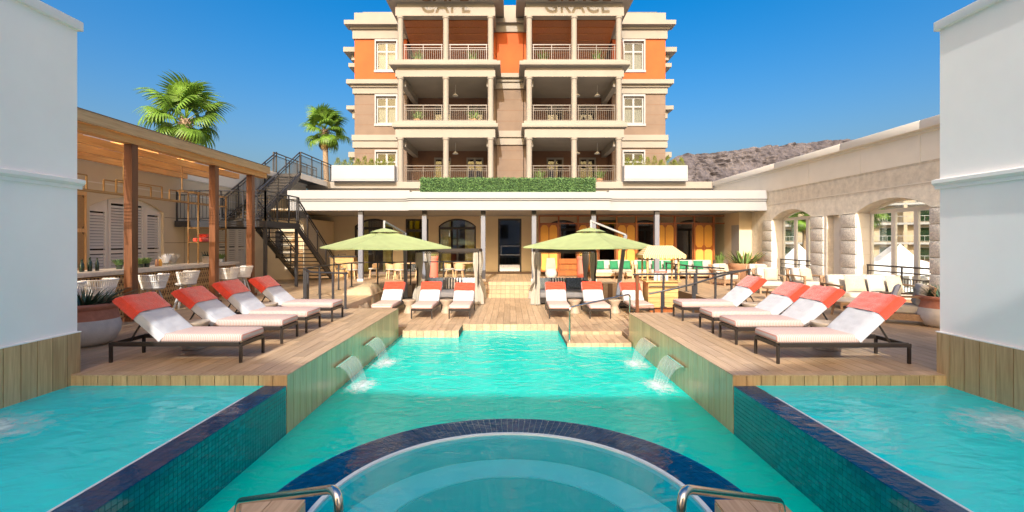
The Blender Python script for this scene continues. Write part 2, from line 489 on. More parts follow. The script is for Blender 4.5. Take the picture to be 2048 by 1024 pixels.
# ------------------------------------------------------------------ mesh helpers
class MB:
    def __init__(self):
        self.v = []; self.f = []
    def add(self, vs, fs):
        o = len(self.v)
        self.v += [tuple(p) for p in vs]
        self.f += [tuple(i + o for i in q) for q in fs]
        return self
    def box(self, x0, x1, y0, y1, z0, z1):
        if x0 > x1: x0, x1 = x1, x0
        if y0 > y1: y0, y1 = y1, y0
        if z0 > z1: z0, z1 = z1, z0
        vs = [(x0, y0, z0), (x1, y0, z0), (x1, y1, z0), (x0, y1, z0), (x0, y0, z1), (x1, y0, z1), (x1, y1, z1), (x0, y1, z1)]
        fs = [(0, 3, 2, 1), (4, 5, 6, 7), (0, 1, 5, 4), (1, 2, 6, 5), (2, 3, 7, 6), (3, 0, 4, 7)]
        return self.add(vs, fs)
    def mbox(self, M, sx, sy, sz):
        vs = []
        for z in (-.5, .5):
            for x, y in ((-.5, -.5), (.5, -.5), (.5, .5), (-.5, .5)):
                vs.append(M @ Vector((x * sx, y * sy, z * sz)))
        fs = [(0, 3, 2, 1), (4, 5, 6, 7), (0, 1, 5, 4), (1, 2, 6, 5), (2, 3, 7, 6), (3, 0, 4, 7)]
        return self.add(vs, fs)
    def bar(self, p0, p1, w, h=None, up=(0, 0, 1)):
        h = h or w
        p0 = Vector(p0); p1 = Vector(p1); d = p1 - p0
        z = d.normalized(); u = Vector(up)
        if abs(z.dot(u)) > 0.99: u = Vector((0, 1, 0))
        x = u.cross(z).normalized(); y = z.cross(x)
        M = Matrix((x, y, z)).transposed().to_4x4()
        M.translation = (p0 + p1) / 2
        return self.mbox(M, w, h, d.length)
    def tube(self, pts, r, n=8, cap=True):
        pts = [Vector(p) for p in pts]
        rs = r if isinstance(r, (list, tuple)) else [r] * len(pts)
        o = len(self.v); prev = None
        for i, p in enumerate(pts):
            if i == 0: t = pts[1] - p
            elif i == len(pts) - 1: t = p - pts[i - 1]
            else: t = (pts[i + 1] - p).normalized() + (p - pts[i - 1]).normalized()
            t.normalize()
            if prev is None:
                u = Vector((0, 0, 1)) if abs(t.z) < 0.95 else Vector((1, 0, 0))
                x = u.cross(t).normalized()
            else:
                x = (prev - t * prev.dot(t)).normalized()
            prev = x; y = t.cross(x)
            for k in range(n):
                a = 2 * PI * k / n
                self.v.append(tuple(p + (x * math.cos(a) + y * math.sin(a)) * rs[i]))
        for i in range(len(pts) - 1):
            for k in range(n):
                a = o + i * n + k; b = o + i * n + (k + 1) % n
                self.f.append((a, b, b + n, a + n))
        if cap:
            self.f.append(tuple(o + k for k in reversed(range(n))))
            self.f.append(tuple(o + (len(pts) - 1) * n + k for k in range(n)))
        return self
    def lathe(self, prof, n=20, c=(0, 0, 0)):
        o = len(self.v)
        for r, z in prof:
            for k in range(n):
                a = 2 * PI * k / n
                self.v.append((c[0] + r * math.cos(a), c[1] + r * math.sin(a), c[2] + z))
        for i in range(len(prof) - 1):
            for k in range(n):
                a = o + i * n + k; b = o + i * n + (k + 1) % n
                self.f.append((a, b, b + n, a + n))
        self.f.append(tuple(o + k for k in reversed(range(n))))
        self.f.append(tuple(o + (len(prof) - 1) * n + k for k in range(n)))
        return self
    def prism(self, poly, fn, t0, t1):
        """poly of (u,w) extruded t0..t1, fn(u,w,t)->xyz"""
        n = len(poly); o = len(self.v)
        for t in (t0, t1):
            for u, w in poly: self.v.append(tuple(fn(u, w, t)))
        self.f.append(tuple(o + i for i in reversed(range(n))))
        self.f.append(tuple(o + n + i for i in range(n)))
        for i in range(n):
            j = (i + 1) % n
            self.f.append((o + i, o + j, o + n + j, o + n + i))
        return self
    def build(self, name, m, parent=None, smooth=False, bevel=0, seg=2, kind=None, label=None, loc=None, up=False):
        me = bpy.data.meshes.new(name)
        me.from_pydata(self.v, [], self.f)
        me.update()
        b = bmesh.new(); b.from_mesh(me)
        bmesh.ops.recalc_face_normals(b, faces=b.faces)
        if up:
            b.normal_update()
            bmesh.ops.reverse_faces(b, faces=[f for f in b.faces if f.normal.z < 0])
        if bevel:
            es = [e for e in b.edges if len(e.link_faces) == 2 and e.calc_face_angle(0) > 0.5]
            bmesh.ops.bevel(b, geom=es, offset=bevel, segments=seg, profile=0.5, affect='EDGES', clamp_overlap=True)
        b.to_mesh(me); b.free()
        if smooth or bevel:
            for p in me.polygons: p.use_smooth = True
            me.set_sharp_from_angle(angle=R(40))
        if m: me.materials.append(m)
        return link(name, me, parent, kind, label, loc)


def link(name, me, parent=None, kind=None, label=None, loc=None):
    o = bpy.data.objects.new(name, me)
    COL.objects.link(o)
    if parent: o.parent = parent
    if kind: o['kind'] = kind
    if label: o['label'] = label
    if loc: o.location = loc
    return o


def tag(o, label, cat, group=None):
    o['label'] = label; o['category'] = cat
    if group: o['group'] = group
    return o


def thing(name, label, cat, loc=(0, 0, 0), rz=0, group=None):
    o = bpy.data.objects.new(name, None)
    COL.objects.link(o)
    o.empty_display_size = 0.2
    o.location = loc; o.rotation_euler = (0, 0, rz)
    return tag(o, label, cat, group)


def struct(o):
    o['kind'] = 'structure'; return o


def dup(root, label, loc, rz=0, group=None, scale=None):
    def cp(o, par):
        c = o.copy(); COL.objects.link(c); c.parent = par
        for ch in list(o.children): cp(ch, c)
        return c
    r = cp(root, None)
    r['label'] = label
    if group: r['group'] = group
    r.location = loc; r.rotation_euler = (0, 0, rz)
    if scale: r.scale = (scale,) * 3
    return r


def B(x0, x1, y0, y1, z0, z1):
    return MB().box(x0, x1, y0, y1, z0, z1)


def wall_cells(mb, u0, u1, z0, z1, ops, fn, t0, t1):
    """Wall with openings (ua,ub,za,zb,rise); fn(u,z,t)->xyz. Arched heads get a spandrel."""
    us = sorted({u0, u1, *[o[0] for o in ops], *[o[1] for o in ops]})
    zs = sorted({z0, z1, *[o[2] for o in ops], *[o[3] for o in ops]})
    us = [u for u in us if u0 - 1e-6 <= u <= u1 + 1e-6]; zs = [z for z in zs if z0 - 1e-6 <= z <= z1 + 1e-6]
    for i in range(len(us) - 1):
        run = None
        for j in range(len(zs) - 1):
            uc = (us[i] + us[i + 1]) / 2; zc = (zs[j] + zs[j + 1]) / 2
            inside = any(o[0] < uc < o[1] and o[2] < zc < o[3] for o in ops)
            if inside: continue
            a, b, c, d = us[i], us[i + 1], zs[j], zs[j + 1]
            mb.prism([(a, c), (b, c), (b, d), (a, d)], fn, t0, t1)
    for o in ops:
        if len(o) > 4 and o[4] > 0:
            ua, ub, za, zb, rise = o[:5]
            n = 14; w = (ub - ua) / 2; rad = (w * w + rise * rise) / (2 * rise)
            cu = (ua + ub) / 2; cz = zb - rad
            arc = []
            for k in range(n + 1):
                u = ua + (ub - ua) * k / n
                arc.append((u, cz + math.sqrt(max(0, rad * rad - (u - cu) ** 2))))
            for k in range(n):
                (ua_, za_), (ub_, zb_) = arc[k], arc[k + 1]
                if zb - min(za_, zb_) < 1e-4: continue
                mb.prism([(ua_, za_), (ub_, zb_), (ub_, zb + 0.001), (ua_, zb + 0.001)], fn, t0, t1)
    return mb


def arch_pts(ua, ub, zs, rise, n=14):
    w = (ub - ua) / 2; rad = (w * w + rise * rise) / (2 * rise); cu = (ua + ub) / 2; cz = zs + rise - rad
    return [(ua + (ub - ua) * k / n, cz + math.sqrt(max(0, rad * rad - (ua + (ub - ua) * k / n - cu) ** 2))) for k in range(n + 1)]


def rounded_path(pts, rad=0.1, n=5):
    out = [Vector(pts[0])]
    for i in range(1, len(pts) - 1):
        p = Vector(pts[i]); a = (Vector(pts[i - 1]) - p); b = (Vector(pts[i + 1]) - p)
        r = min(rad, a.length * .45, b.length * .45)
        s = p + a.normalized() * r; e = p + b.normalized() * r
        for k in range(n + 1):
            t = k / n
            out.append(s * (1 - t) ** 2 + p * 2 * t * (1 - t) + e * t * t)
    out.append(Vector(pts[-1]))
    return out
# ================================================================== SETTING
WZ = -0.785          # main pool water level
SZ = -0.145          # side pool water level
LZ = -0.60           # sunken middle deck

g = B(-9000, 9000, -3000, 12000, -4.2, -4.0).build('ground', M_ground); struct(g)

def planks(parent, x0, x1, y0, y1, z, m, name='plank', w=0.2, ln=1.2, gap=0.008, th=0.014):
    """Boards running along Y with staggered ends; meshes shared by length."""
    cache = {}
    nx = int(round((x1 - x0) / w))
    for i in range(nx):
        xa = x0 + i * w
        y = y0 - (0.0, 0.4, 0.8)[i % 3] * ln / 1.2
        while y < y1 - 0.02:
            ya = max(y, y0); yb = min(y + ln, y1)
            L = round(yb - ya, 3)
            if L > 0.05:
                if L not in cache:
                    me = bpy.data.meshes.new(name)
                    mb = B(gap / 2, w - gap / 2, gap / 2, L - gap / 2, -th, 0)
                    me.from_pydata(mb.v, [], mb.f); me.materials.append(m); cache[L] = me
                o = link(name, cache[L], parent)
                o.location = (xa, ya, z)
            y += ln

def cladding(parent, axis, a0, a1, fixed, out, z0, z1, m, name='cladding_plank', w=0.2, gap=0.010, th=0.016):
    """Vertical boards on a face. axis 'Y': face at X=fixed, boards spread along Y; out=+1/-1 is the facing side."""
    n = max(1, int(round((a1 - a0) / w))); ww = (a1 - a0) / n
    mb = B(gap / 2, ww - gap / 2, 0, th * out, 0, z1 - z0) if axis == 'X' else B(0, th * out, gap / 2, ww - gap / 2, 0, z1 - z0)
    me = bpy.data.meshes.new(name); me.from_pydata(mb.v, [], mb.f); me.materials.append(m)
    for i in range(n):
        o = link(name, me, parent)
        o.location = (a0 + i * ww, fixed, z0) if axis == 'X' else (fixed, a0 + i * ww, z0)

# ---- side decks
for side in (-1, 1):
    nm = 'pool_deck_left' if side < 0 else 'pool_deck_right'
    y1 = 12.8 if side < 0 else 12.0
    xa, xb = (-11.6, -3.0) if side < 0 else (3.0, 11.6)
    d = B(xa + (0 if side < 0 else .02), xb - (.02 if side < 0 else 0), 6.42, y1 - .02, -1.2, -0.015).build(nm, M_joint); struct(d)
    if side < 0:
        planks(d, -9.0, -3.0, 6.6, y1, 0, M_plank)
        rest = B(-11.6, -9.003, 6.6, y1, -.013, 0).build('paving', M_deckfar, d)
        planks(d, -9.0, -3.0, 6.4, 6.6, 0, M_plank, 'edge_tile', w=0.4, ln=.4)
    else:
        planks(d, 3.0, 9.0, 6.6, y1, 0, M_plank)
        rest = B(9.003, 11.6, 6.6, y1, -.013, 0).build('paving', M_deckfar, d)
        planks(d, 3.0, 9.0, 6.4, 6.6, 0, M_plank, 'edge_tile', w=0.4, ln=.4)
    # cladding towards main pool and towards side pool
    cladding(d, 'Y', 6.4, y1, side * 3.02, -side, -0.95, -0.016, M_cladp)
    cladding(d, 'X', xa if False else (-5.95 if side < 0 else 3.0), -3.0 if side < 0 else 5.91, 6.42, -1, -0.40, -0.016, M_clad, 'riser_tile')
    # end of the deck towards the sunken deck
    cladding(d, 'X', (-5.4 if side < 0 else 3.0), (-3.0 if side < 0 else 3.6), y1 - .02, 1, -0.95, -0.016, M_clad, 'end_tile')

# ---- sunken middle deck
md = B(-4.6, 6.2, 13.82, 20.4, -1.6, LZ - .015).build('pool_deck_middle', M_joint); struct(md)
planks(md, -4.6, 5.0, 13.8, 19.8, LZ, M_plank, ln=1.2)
B(5.003, 6.2, 12.9, 20.4, LZ - .02, LZ - .001).build('paving', M_deckfar, md)
B(-4.6, 5.0, 19.803, 20.4, LZ - .02, LZ - .001).build('paving', M_deckfar, md)
B(-2.9, -1.38, 12.82, 13.8, -1.6, LZ - .015).build('coping_block', M_joint, md)
B(1.40, 3.0, 12.72, 13.8, -1.6, LZ - .015).build('coping_block', M_joint, md)
planks(md, -2.9, -1.38, 12.8, 13.8, LZ, M_plank, 'coping_plank', w=.19)
planks(md, 1.4, 3.0, 12.7, 13.8, LZ, M_plank, 'coping_plank')
B(-4.6, -2.9, 13.4, 13.82, -1.6, LZ - .002).build('coping_block', M_plank, md)
B(3.0, 5.0, 12.1, 13.8, -1.6, LZ - .002).build('paving', M_deckfar, md)
cladding(md, 'X', -2.9, -1.38, 12.82, -1, -1.0, LZ - .015, M_plank, 'coping_tile')
cladding(md, 'X', 1.4, 3.0, 12.72, -1, -1.0, LZ - .015, M_plank, 'coping_tile')
cladding(md, 'X', -1.38, 1.4, 13.82, -1, -1.0, LZ - .015, M_plank, 'coping_tile')
cladding(md, 'Y', 12.82, 13.8, -1.4, 1, -1.0, LZ - .015, M_plank, 'coping_tile')
# low entry platform at water level
ep = B(1.4, 2.96, 11.66, 12.70, -1.5, -.70).build('entry_platform', M_joint); struct(ep)
planks(ep, 1.4, 2.98, 11.64, 12.70, -.685, M_plank, w=.1975)
cladding(ep, 'X', 1.4, 2.98, 11.66, -1, -1.2, -.70, M_plank, 'coping_tile')

# ---- upper terrace round the sunken deck
tl = B(-11.6, -4.62, 12.8, 27.5, -1.2, 0).build('terrace_left', M_deckfar); struct(tl)
tr = B(6.2, 11.9, 12.0, 27.5, -1.2, 0).build('terrace_right', M_deckfar); struct(tr)
tb = B(-4.62, 6.2, 21.2, 27.5, -1.2, 0).build('terrace_back', M_deckfar); struct(tb)
B(-4.62, -1.2, 20.4, 21.2, -1.2, -.001).build('paving', M_deckfar, tb)
B(1.2, 6.2, 20.4, 21.2, -1.2, -.001).build('paving', M_deckfar, tb)
st = B(-1.2, 1.2, 20.3, 21.2, -1.2, -.45).build('terrace_steps', M_deckfar); struct(st)
for i in range(2):
    B(-1.2, 1.2, 20.3 + .3 * (i + 1), 21.2, -.45 + .15 * i, -.45 + .15 * (i + 1) - (.002 if i == 2 else 0)).build('step', M_deckfar, st)
# ramp on the right from the sunken deck up to the terrace
rp = MB().prism([(3.6, LZ), (6.2, 0), (6.2, -1), (3.6, -1)], lambda u, w, t: (u, t, w), 12.02, 13.3).build('ramp', M_deckfar); struct(rp)

# ---- main pool
pf = B(-3.0, 3.0, 0.6, 13.8, -2.2, -1.75).build('main_pool', M_pool); struct(pf)
B(-3.04, -3.0, 0.6, 12.8, -2.2, -0.96).build('pool_wall', M_pool, pf)
B(3.0, 3.04, 0.6, 12.0, -2.2, -0.96).build('pool_wall', M_pool, pf)
for i, (ya, z) in enumerate(((11.9, -.90), (11.55, -1.2), (11.2, -1.5))):
    B(-2.98, 2.98, ya, ya + .35 if i else 13.8, -1.75, z).build('pool_step', M_pooll, pf)
for x0, x1, y in ((-2.6, -.98, 12.05), (-.98, 1.0, 12.05), (-1.3, 1.3, 13.2)):
    B(x0 + .02, x1 - .02, y, y + .04, -.90, -.893).build('nosing_strip', M_tileb, pf)

def grid_sheet(name, x0, x1, y0, y1, z, m):
    o = MB().add([(x0, y0, z), (x1, y0, z), (x1, y1, z), (x0, y1, z)], [(0, 1, 2, 3)]).build(name, m)
    return struct(o)
# ---- spa: ring, bench, floor
SC = (0.0, 4.41); RO = 2.39; RI = 1.90; RZ = -0.735
def annulus(mb, r0, r1, z0, z1, n=96, c=SC):
    prof = [(r0, z0), (r1, z0), (r1, z1), (r0, z1)]
    o = len(mb.v)
    for r, z in prof:
        for k in range(n):
            a = 2 * PI * k / n
            mb.v.append((c[0] + r * math.cos(a), c[1] + r * math.sin(a), z))
    for i in range(4):
        for k in range(n):
            a = o + i * n + k; b = o + i * n + (k + 1) % n
            a2 = o + ((i + 1) % 4) * n + k; b2 = o + ((i + 1) % 4) * n + (k + 1) % n
            mb.f.append((a, b, b2, a2))
    return mb
# main water: sheet with a round hole for the spa
mb = MB(); n = 96
ring = [(SC[0] + (RO - .01) * math.cos(2 * PI * k / n), SC[1] + (RO - .01) * math.sin(2 * PI * k / n), WZ) for k in range(n)]
outer = []
for k in range(n):
    a = 2 * PI * k / n; cx, cy = math.cos(a), math.sin(a)
    tx = (3.0 - SC[0]) / cx if cx > 1e-9 else ((-3.0 - SC[0]) / cx if cx < -1e-9 else 1e9)
    ty = (13.8 - SC[1]) / cy if cy > 1e-9 else ((0.6 - SC[1]) / cy if cy < -1e-9 else 1e9)
    t = min(tx, ty); outer.append((SC[0] + cx * t, SC[1] + cy * t, WZ))
mb.v = ring + outer
for k in range(n):
    j = (k + 1) % n
    mb.f.append((k, j, n + j, n + k))
for cx, cy in ((3, 13.8), (-3, 13.8), (-3, .6), (3, .6)):
    best = sorted(range(n), key=lambda k: (outer[k][0] - cx) ** 2 + (outer[k][1] - cy) ** 2)[:2]
    mb.v.append((cx, cy, WZ)); mb.f.append((n + best[0], len(mb.v) - 1, n + best[1]))
struct(mb.build('pool_water', M_waterm, up=True))

spa = annulus(MB(), RI, RO, -2.1, RZ - .008).build('spa_ring', M_grout); struct(spa)
annulus(MB(), RI - .05, RI, -.80, RZ + .002).build('spa_rim', M_rim, spa)
annulus(MB(), RI - .045, RI, -1.3, -.802).build('spa_wall', M_spaf, spa)
annulus(MB(), 1.38, RI - .07, -1.6, -1.06).build('spa_bench', M_spab, spa)
MB().lathe([(1.4, -1.75), (1.4, -1.62)], 64, (SC[0], SC[1], 0)).build('spa_floor', M_spaf, spa)
annulus(MB(), 1.365, 1.38, -1.62, -1.075).build('bench_face', M_spaf, spa)
o = MB().add([(SC[0] + (RI - .06) * math.cos(2 * PI * k / 96), SC[1] + (RI - .06) * math.sin(2 * PI * k / 96), RZ - .012) for k in range(96)], [tuple(range(96))]).build('spa_water', M_waterp, up=True); struct(o)
# spa ring tiles, one wedge mesh per row
NR = 7; NA = 176
rows = []
for r in range(NR):
    r0 = RI + (RO - RI) * r / NR + .003; r1 = RI + (RO - RI) * (r + 1) / NR - .003
    da = 2 * PI / NA; h = da / 2 - .0016
    vs = []
    for z in (RZ - .012, RZ):
        for rr, a in ((r0, -h), (r1, -h), (r1, h), (r0, h)): vs.append((rr * math.cos(a), rr * math.sin(a), z))
    fs = [(0, 3, 2, 1), (4, 5, 6, 7), (0, 1, 5, 4), (1, 2, 6, 5), (2, 3, 7, 6), (3, 0, 4, 7)]
    rows.append((vs, fs))
cells = []
for r in range(NR):
    for k in range(NA):
        a = 2 * PI * k / NA; rr = RI + (RO - RI) * (r + .5) / NR
        x = SC[0] + rr * math.cos(a); y = SC[1] + rr * math.sin(a)
        vis = y > 4.75 and abs(x) / y < 1.07
        cells.append((y if vis else 99 + y, r, a))
cells.sort()
meshes = []
for vs, fs in rows:
    me = bpy.data.meshes.new('ring_tile'); me.from_pydata(vs, [], fs); me.materials.append(M_tileb); meshes.append(me)
rest = MB()
for i, (_, r, a) in enumerate(cells):
    if i < 290:
        o = link('ring_tile', meshes[r], spa); o.location = (SC[0], SC[1], 0); o.rotation_euler = (0, 0, a)
    else:
        Mx = Matrix.Translation((SC[0], SC[1], 0)) @ Matrix.Rotation(a, 4, 'Z')
        rest.add([Mx @ Vector(v) for v in rows[r][0]], rows[r][1])
rest.build('ring_tiles', M_tileb, spa, kind='stuff')
fm = annulus(MB(), RI + .004, RO - .002, RZ + .002, RZ + .004); fm.f = fm.f[2 * 96:3 * 96]; fm.build('water_film', M_waterc, spa, up=True)
# vertical outer side of the ring
annulus(MB(), RO, RO + .012, -1.7, RZ - .004).build('ring_side', M_tileb, spa)

# ---- side pools
for side in (-1, 1):
    s = side
    xw = -5.95 if s < 0 else 5.91
    nm = 'side_pool_left' if s < 0 else 'side_pool_right'
    f = B(s * 3.3, xw, 0.6, 6.40, -1.4, -1.15).build(nm, M_sidef); struct(f)
    B(s * 3.32, xw, 5.93, 6.39, -1.15, -.235).build('pool_bench', M_sideb, f)
    B(xw, xw - s * .48, 0.6, 5.93, -1.15, -.236).build('pool_bench', M_sideb, f)
    B(s * 3.325, s * 3.30, 0.6, 5.93, -1.15, SZ + .006).build('white_lip', M_rim, f)
    wl = B(s * 3.018, s * 3.30, 0.6, 6.395, -1.75, -.152).build('pool_wall_left' if s < 0 else 'pool_wall_right', M_grout); struct(wl)
    # vertical face tiles facing the main pool
    pitch = 0.055; ncol = 104; nrow = 12
    y_top = 6.385
    vs, fs = B(0, -s * .012, .0025, pitch - .0025, .0025, pitch - .0025).v, B(0, 1, 0, 1, 0, 1).f
    me = bpy.data.meshes.new('tile'); me.from_pydata(vs, [], fs); me.materials.append(M_tile)
    cs = []
    for c in range(ncol):
        for r in range(nrow):
            y = y_top - (c + 1) * pitch; z = -.152 - (r + 1) * pitch
            pyy = (1.8 - z) / max(y, .1) * 950
            vis = pyy < 541 and y > 1
            cs.append((y if vis else 99 - y, y, z))
    cs.sort(); rest = MB()
    for i, (_, y, z) in enumerate(cs):
        if i < 290:
            o = link('tile', me, wl); o.location = (s * 3.018, y, z)
        else:
            rest.add([(p[0] + s * 3.018, p[1] + y, p[2] + z) for p in vs], fs)
    rest.build('tiles', M_tile, wl, kind='stuff')
    # coping tiles on top
    rest = MB(); cp = .0705
    for c in range(82):
        for r in range(4):
            y = 6.385 - (c + 1) * cp; x = 3.0065 + r * .0735
            rest.box(s * (x + .002), s * (x + .0715), y + .002, y + cp - .002, -.152, -.142)
    rest.build('coping_tiles', M_tileb, wl, kind='stuff')
    MB().add([(s * 3.004, .6, -.14), (s * 3.302, .6, -.14), (s * 3.302, 6.388, -.14), (s * 3.004, 6.388, -.14)], [(0, 1, 2, 3)]).build('water_film', M_waterc, wl, up=True)
    # water
    o = MB().add([(s * 3.31, .6, SZ + .002), (xw, .6, SZ + .002), (xw, 6.405, SZ + .002), (s * 3.31, 6.405, SZ + .002)], [(0, 1, 2, 3)]).build('side_water_left' if s < 0 else 'side_water_right', M_waters, up=True)
    struct(o)

# near walkway under the viewpoint
nw = B(-8.5, 8.5, -8.4, 0.6, -2.0, 0.0).build('near_walkway', M_deckfar); struct(nw)

# ---- wing blocks on both sides
for s in (-1, 1):
    xw = 5.95 if s < 0 else 5.91
    t = thing('wing_building', 'tall white rendered wing wall with timber cladding base at the left edge' if s < 0 else
              'tall white rendered wing wall with timber cladding base at the right edge', 'building', (s * xw, 6.53, 0), 0, 'white wing blocks beside the pool')
    X = lambda a: s * a
    B(0, X(2.5), -9.5, 0, -1.6, 4.70).build('wall', M_white, t)
    B(X(-.05), X(2.55), -9.5, .05, 4.70, 4.83).build('coping', M_trim, t, bevel=.012)
    mbc = MB()
    mbc.prism([(0, 2.52), (.02, 2.52), (.02, 2.565), (.04, 2.575), (.065, 2.60), (.065, 2.645), (0, 2.66)], lambda u, w, tt: (X(-u), tt, w), -9.5, .06)
    mbc.build('cornice', M_trim, t)
    bb = B(X(-.012), X(0), -6.5, 0.0, -.6, .545).build('cladding_backing', M_joint, t)
    cladding(t, 'Y', -6.2, 0.02, X(-.012), -s, -.6, .55, M_clad, th=.02)
    B(X(-.034), X(.1), -6.5, .03, .552, .566).build('cladding_trim', M_trim, t)

# ---- building behind the viewpoint (its shadow falls over the near pool)
t = thing('rear_building', 'pale building behind the viewpoint shading the near end of the pool', 'building', (0, -14, 0))
RH = lambda ys: (ys + 14) * 0.62
prof = [(-8.6, -2), (7.0, -2), (7.0, RH(7.4)), (3.7, RH(7.4)), (1.2, RH(6.6)), (-3.0, RH(6.7)), (-4.8, RH(7.0)), (-6.0, RH(7.4)), (-8.6, RH(7.4))]
MB().prism(prof, lambda u, w, tt: (u, tt, w), 0, -8).build('wall', M_white, t)
for fl in range(3):
    for i in range(5):
        xx = -6.8 + 3 * i
        w = B(xx - .6, xx + .6, .0, .05, 2.2 + fl * 3.4, 4.2 + fl * 3.4).build('window', M_white2, t)
        B(xx - .5, xx + .5, .05, .06, 2.3 + fl * 3.4, 4.1 + fl * 3.4).build('pane', M_glassd, w)
B(-8.6, 7.0, .0, 5.5, -2.0, 0.0).build('terrace', M_deckfar, t)

# ================================================================== HOTEL TOWER
ht = thing('hotel_tower', 'orange and brown hotel block with white columned balconies above the pool terrace', 'hotel', (0, 30, 0))
OY = -30.0     # parts are written in world Y, shifted to the thing's origin
def T(mb):
    mb.v = [(x, y + OY, z) for x, y, z in mb.v]; return mb

YB, YM, YO, YR = 27.0, 28.85, 29.95, 30.9
# outer walls, left and right, with window openings
WIN = [(12.60, 14.42), (9.22, 10.95), (5.60, 7.45)]
for s in (-1, 1):
    xa, xb = (-9.8, -6.45) if s < 0 else (6.45, 9.8)
    wx0, wx1 = (-8.44, -7.16) if s < 0 else (7.16, 8.44)
    fn = lambda u, z, tt: (u, tt, z)
    for (z0, z1, m_, nm) in ((11.9, 14.55, M_orange, 'orange_wall'), (8.5, 11.1, M_brown, 'brown_wall'), (4.6, 7.7, M_brown, 'brown_wall')):
        ops = [(wx0, wx1, a, b, 0) for a, b in WIN if z0 < a < z1]
        T(wall_cells(MB(), xa, xb, z0, z1, ops, fn, YO, YO + .35)).build(nm, m_, ht)
    for wi, (za, zb) in enumerate(WIN):
        w = MB()
        cz = (za + zb) / 2; f = .09
        for a, b, c, d in ((wx0 - .08, wx1 + .08, zb, zb + .12), (wx0 - .12, wx1 + .12, za - .14, za), (wx0 - .08, wx0, za, zb), (wx1, wx1 + .08, za, zb)):
            w.box(a, b, YO - .06, YO + .04, c, d)
        wo_ = T(w).build('window', M_white2, ht)
        fr = MB(); yy = YO + .1; tr_z = zb - .62
        for a, b in ((wx0, wx0 + f), (wx1 - f, wx1), ((wx0 + wx1) / 2 - .06, (wx0 + wx1) / 2 + .06)):
            fr.box(a, b, yy, yy + .08, za, zb)
        for c, d in ((za, za + .1), (zb - .12, zb), (tr_z - .05, tr_z + .05)):
            fr.box(wx0 + f, (wx0 + wx1) / 2 - .06, yy + .003, yy + .083, c, d)
            fr.box((wx0 + wx1) / 2 + .06, wx1 - f, yy + .003, yy + .083, c, d)
        T(fr).build('frame', M_white2, wo_)
        for a, b in ((wx0 + f, (wx0 + wx1) / 2 - .06), ((wx0 + wx1) / 2 + .06, wx1 - f)):
            for c, d in ((za + .1, tr_z - .05), (tr_z + .05, zb - .12)):
                T(B(a, b, yy + .03, yy + .036, c, d)).build('pane', M_glassd, wo_)
        cu = MB()
        for k in range(22):
            u0 = wx0 + (wx1 - wx0) * k / 22; u1 = wx0 + (wx1 - wx0) * (k + 1) / 22
            yk = YO + .26 + .03 * (k % 2)
            cu.add([(u0, YO + .26 + .03 * (k % 2), za), (u1, YO + .26 + .03 * ((k + 1) % 2), za), (u1, YO + .26 + .03 * ((k + 1) % 2), zb - .75), (u0, yk, zb - .75)], [(0, 1, 2, 3)])
        T(cu).build('curtain', M_curtw, wo_)
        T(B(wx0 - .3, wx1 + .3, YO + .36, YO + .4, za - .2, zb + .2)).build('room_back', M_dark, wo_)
    # horizontal bands
    def band(zb0, zb1, p, nm='band', ex=0.0):
        e = s * (9.8 + p + ex)
        i = s * 6.45
        T(B(min(e, i), max(e, i), YO - p, YO + .36, zb0, zb1)).build(nm, M_stone, ht)
    band(15.55, 16.22, .02, 'parapet'); band(15.29, 15.55, .50, 'cornice'); band(15.12, 15.29, .22, 'cornice'); band(14.55, 15.12, .10)
    band(11.64, 11.90, .40, 'cornice'); band(11.48, 11.64, .2, 'cornice'); band(11.1, 11.48, .10)
    band(8.15, 8.50, .14, 'cornice'); band(8.08, 8.15, .04); band(7.7, 8.08, .10)
    # grooves in brown walls
    for zc in (9.15, 9.78, 10.42, 6.1, 6.75, 7.35):
        for a, b in ((xa, wx0 - .13), (wx1 + .13, xb)):
            T(B(a, b, YO - .004, YO, zc, zc + .02)).build('groove', M_dkbrown, ht)
    # rear return with stepped cornices
    xo = s * 9.8
    for (z0, z1, p) in ((4.6, 17.0, .0), (14.1, 14.4, .75), (13.7, 14.1, .35), (13.2, 13.45, .5), (10.4, 10.65, .6), (9.9, 10.4, .3), (7.3, 7.65, .5), (6.6, 7.3, .25)):
        e = s * (10.05 + p)
        zt = z1 if z1 < 17 else 14.9
        T(B(min(xo, e), max(xo, e), 31.5 - p, 40, z0, zt)).build('rear_cornice' if p else 'rear_wall', M_stone, ht)
    # roof rail
    rr = MB()
    x0r, x1r = s * 9.6, s * 6.6
    rr.bar((x0r, 31, 16.75), (x1r, 31, 16.75), .04); rr.bar((x0r, 31, 16.62), (x1r, 31, 16.62), .03)
    for k in range(17):
        xx = x0r + (x1r - x0r) * k / 16; rr.bar((xx, 31, 16.2), (xx, 31, 16.75), .025)
    T(rr).build('roof_railing', M_rail, ht)

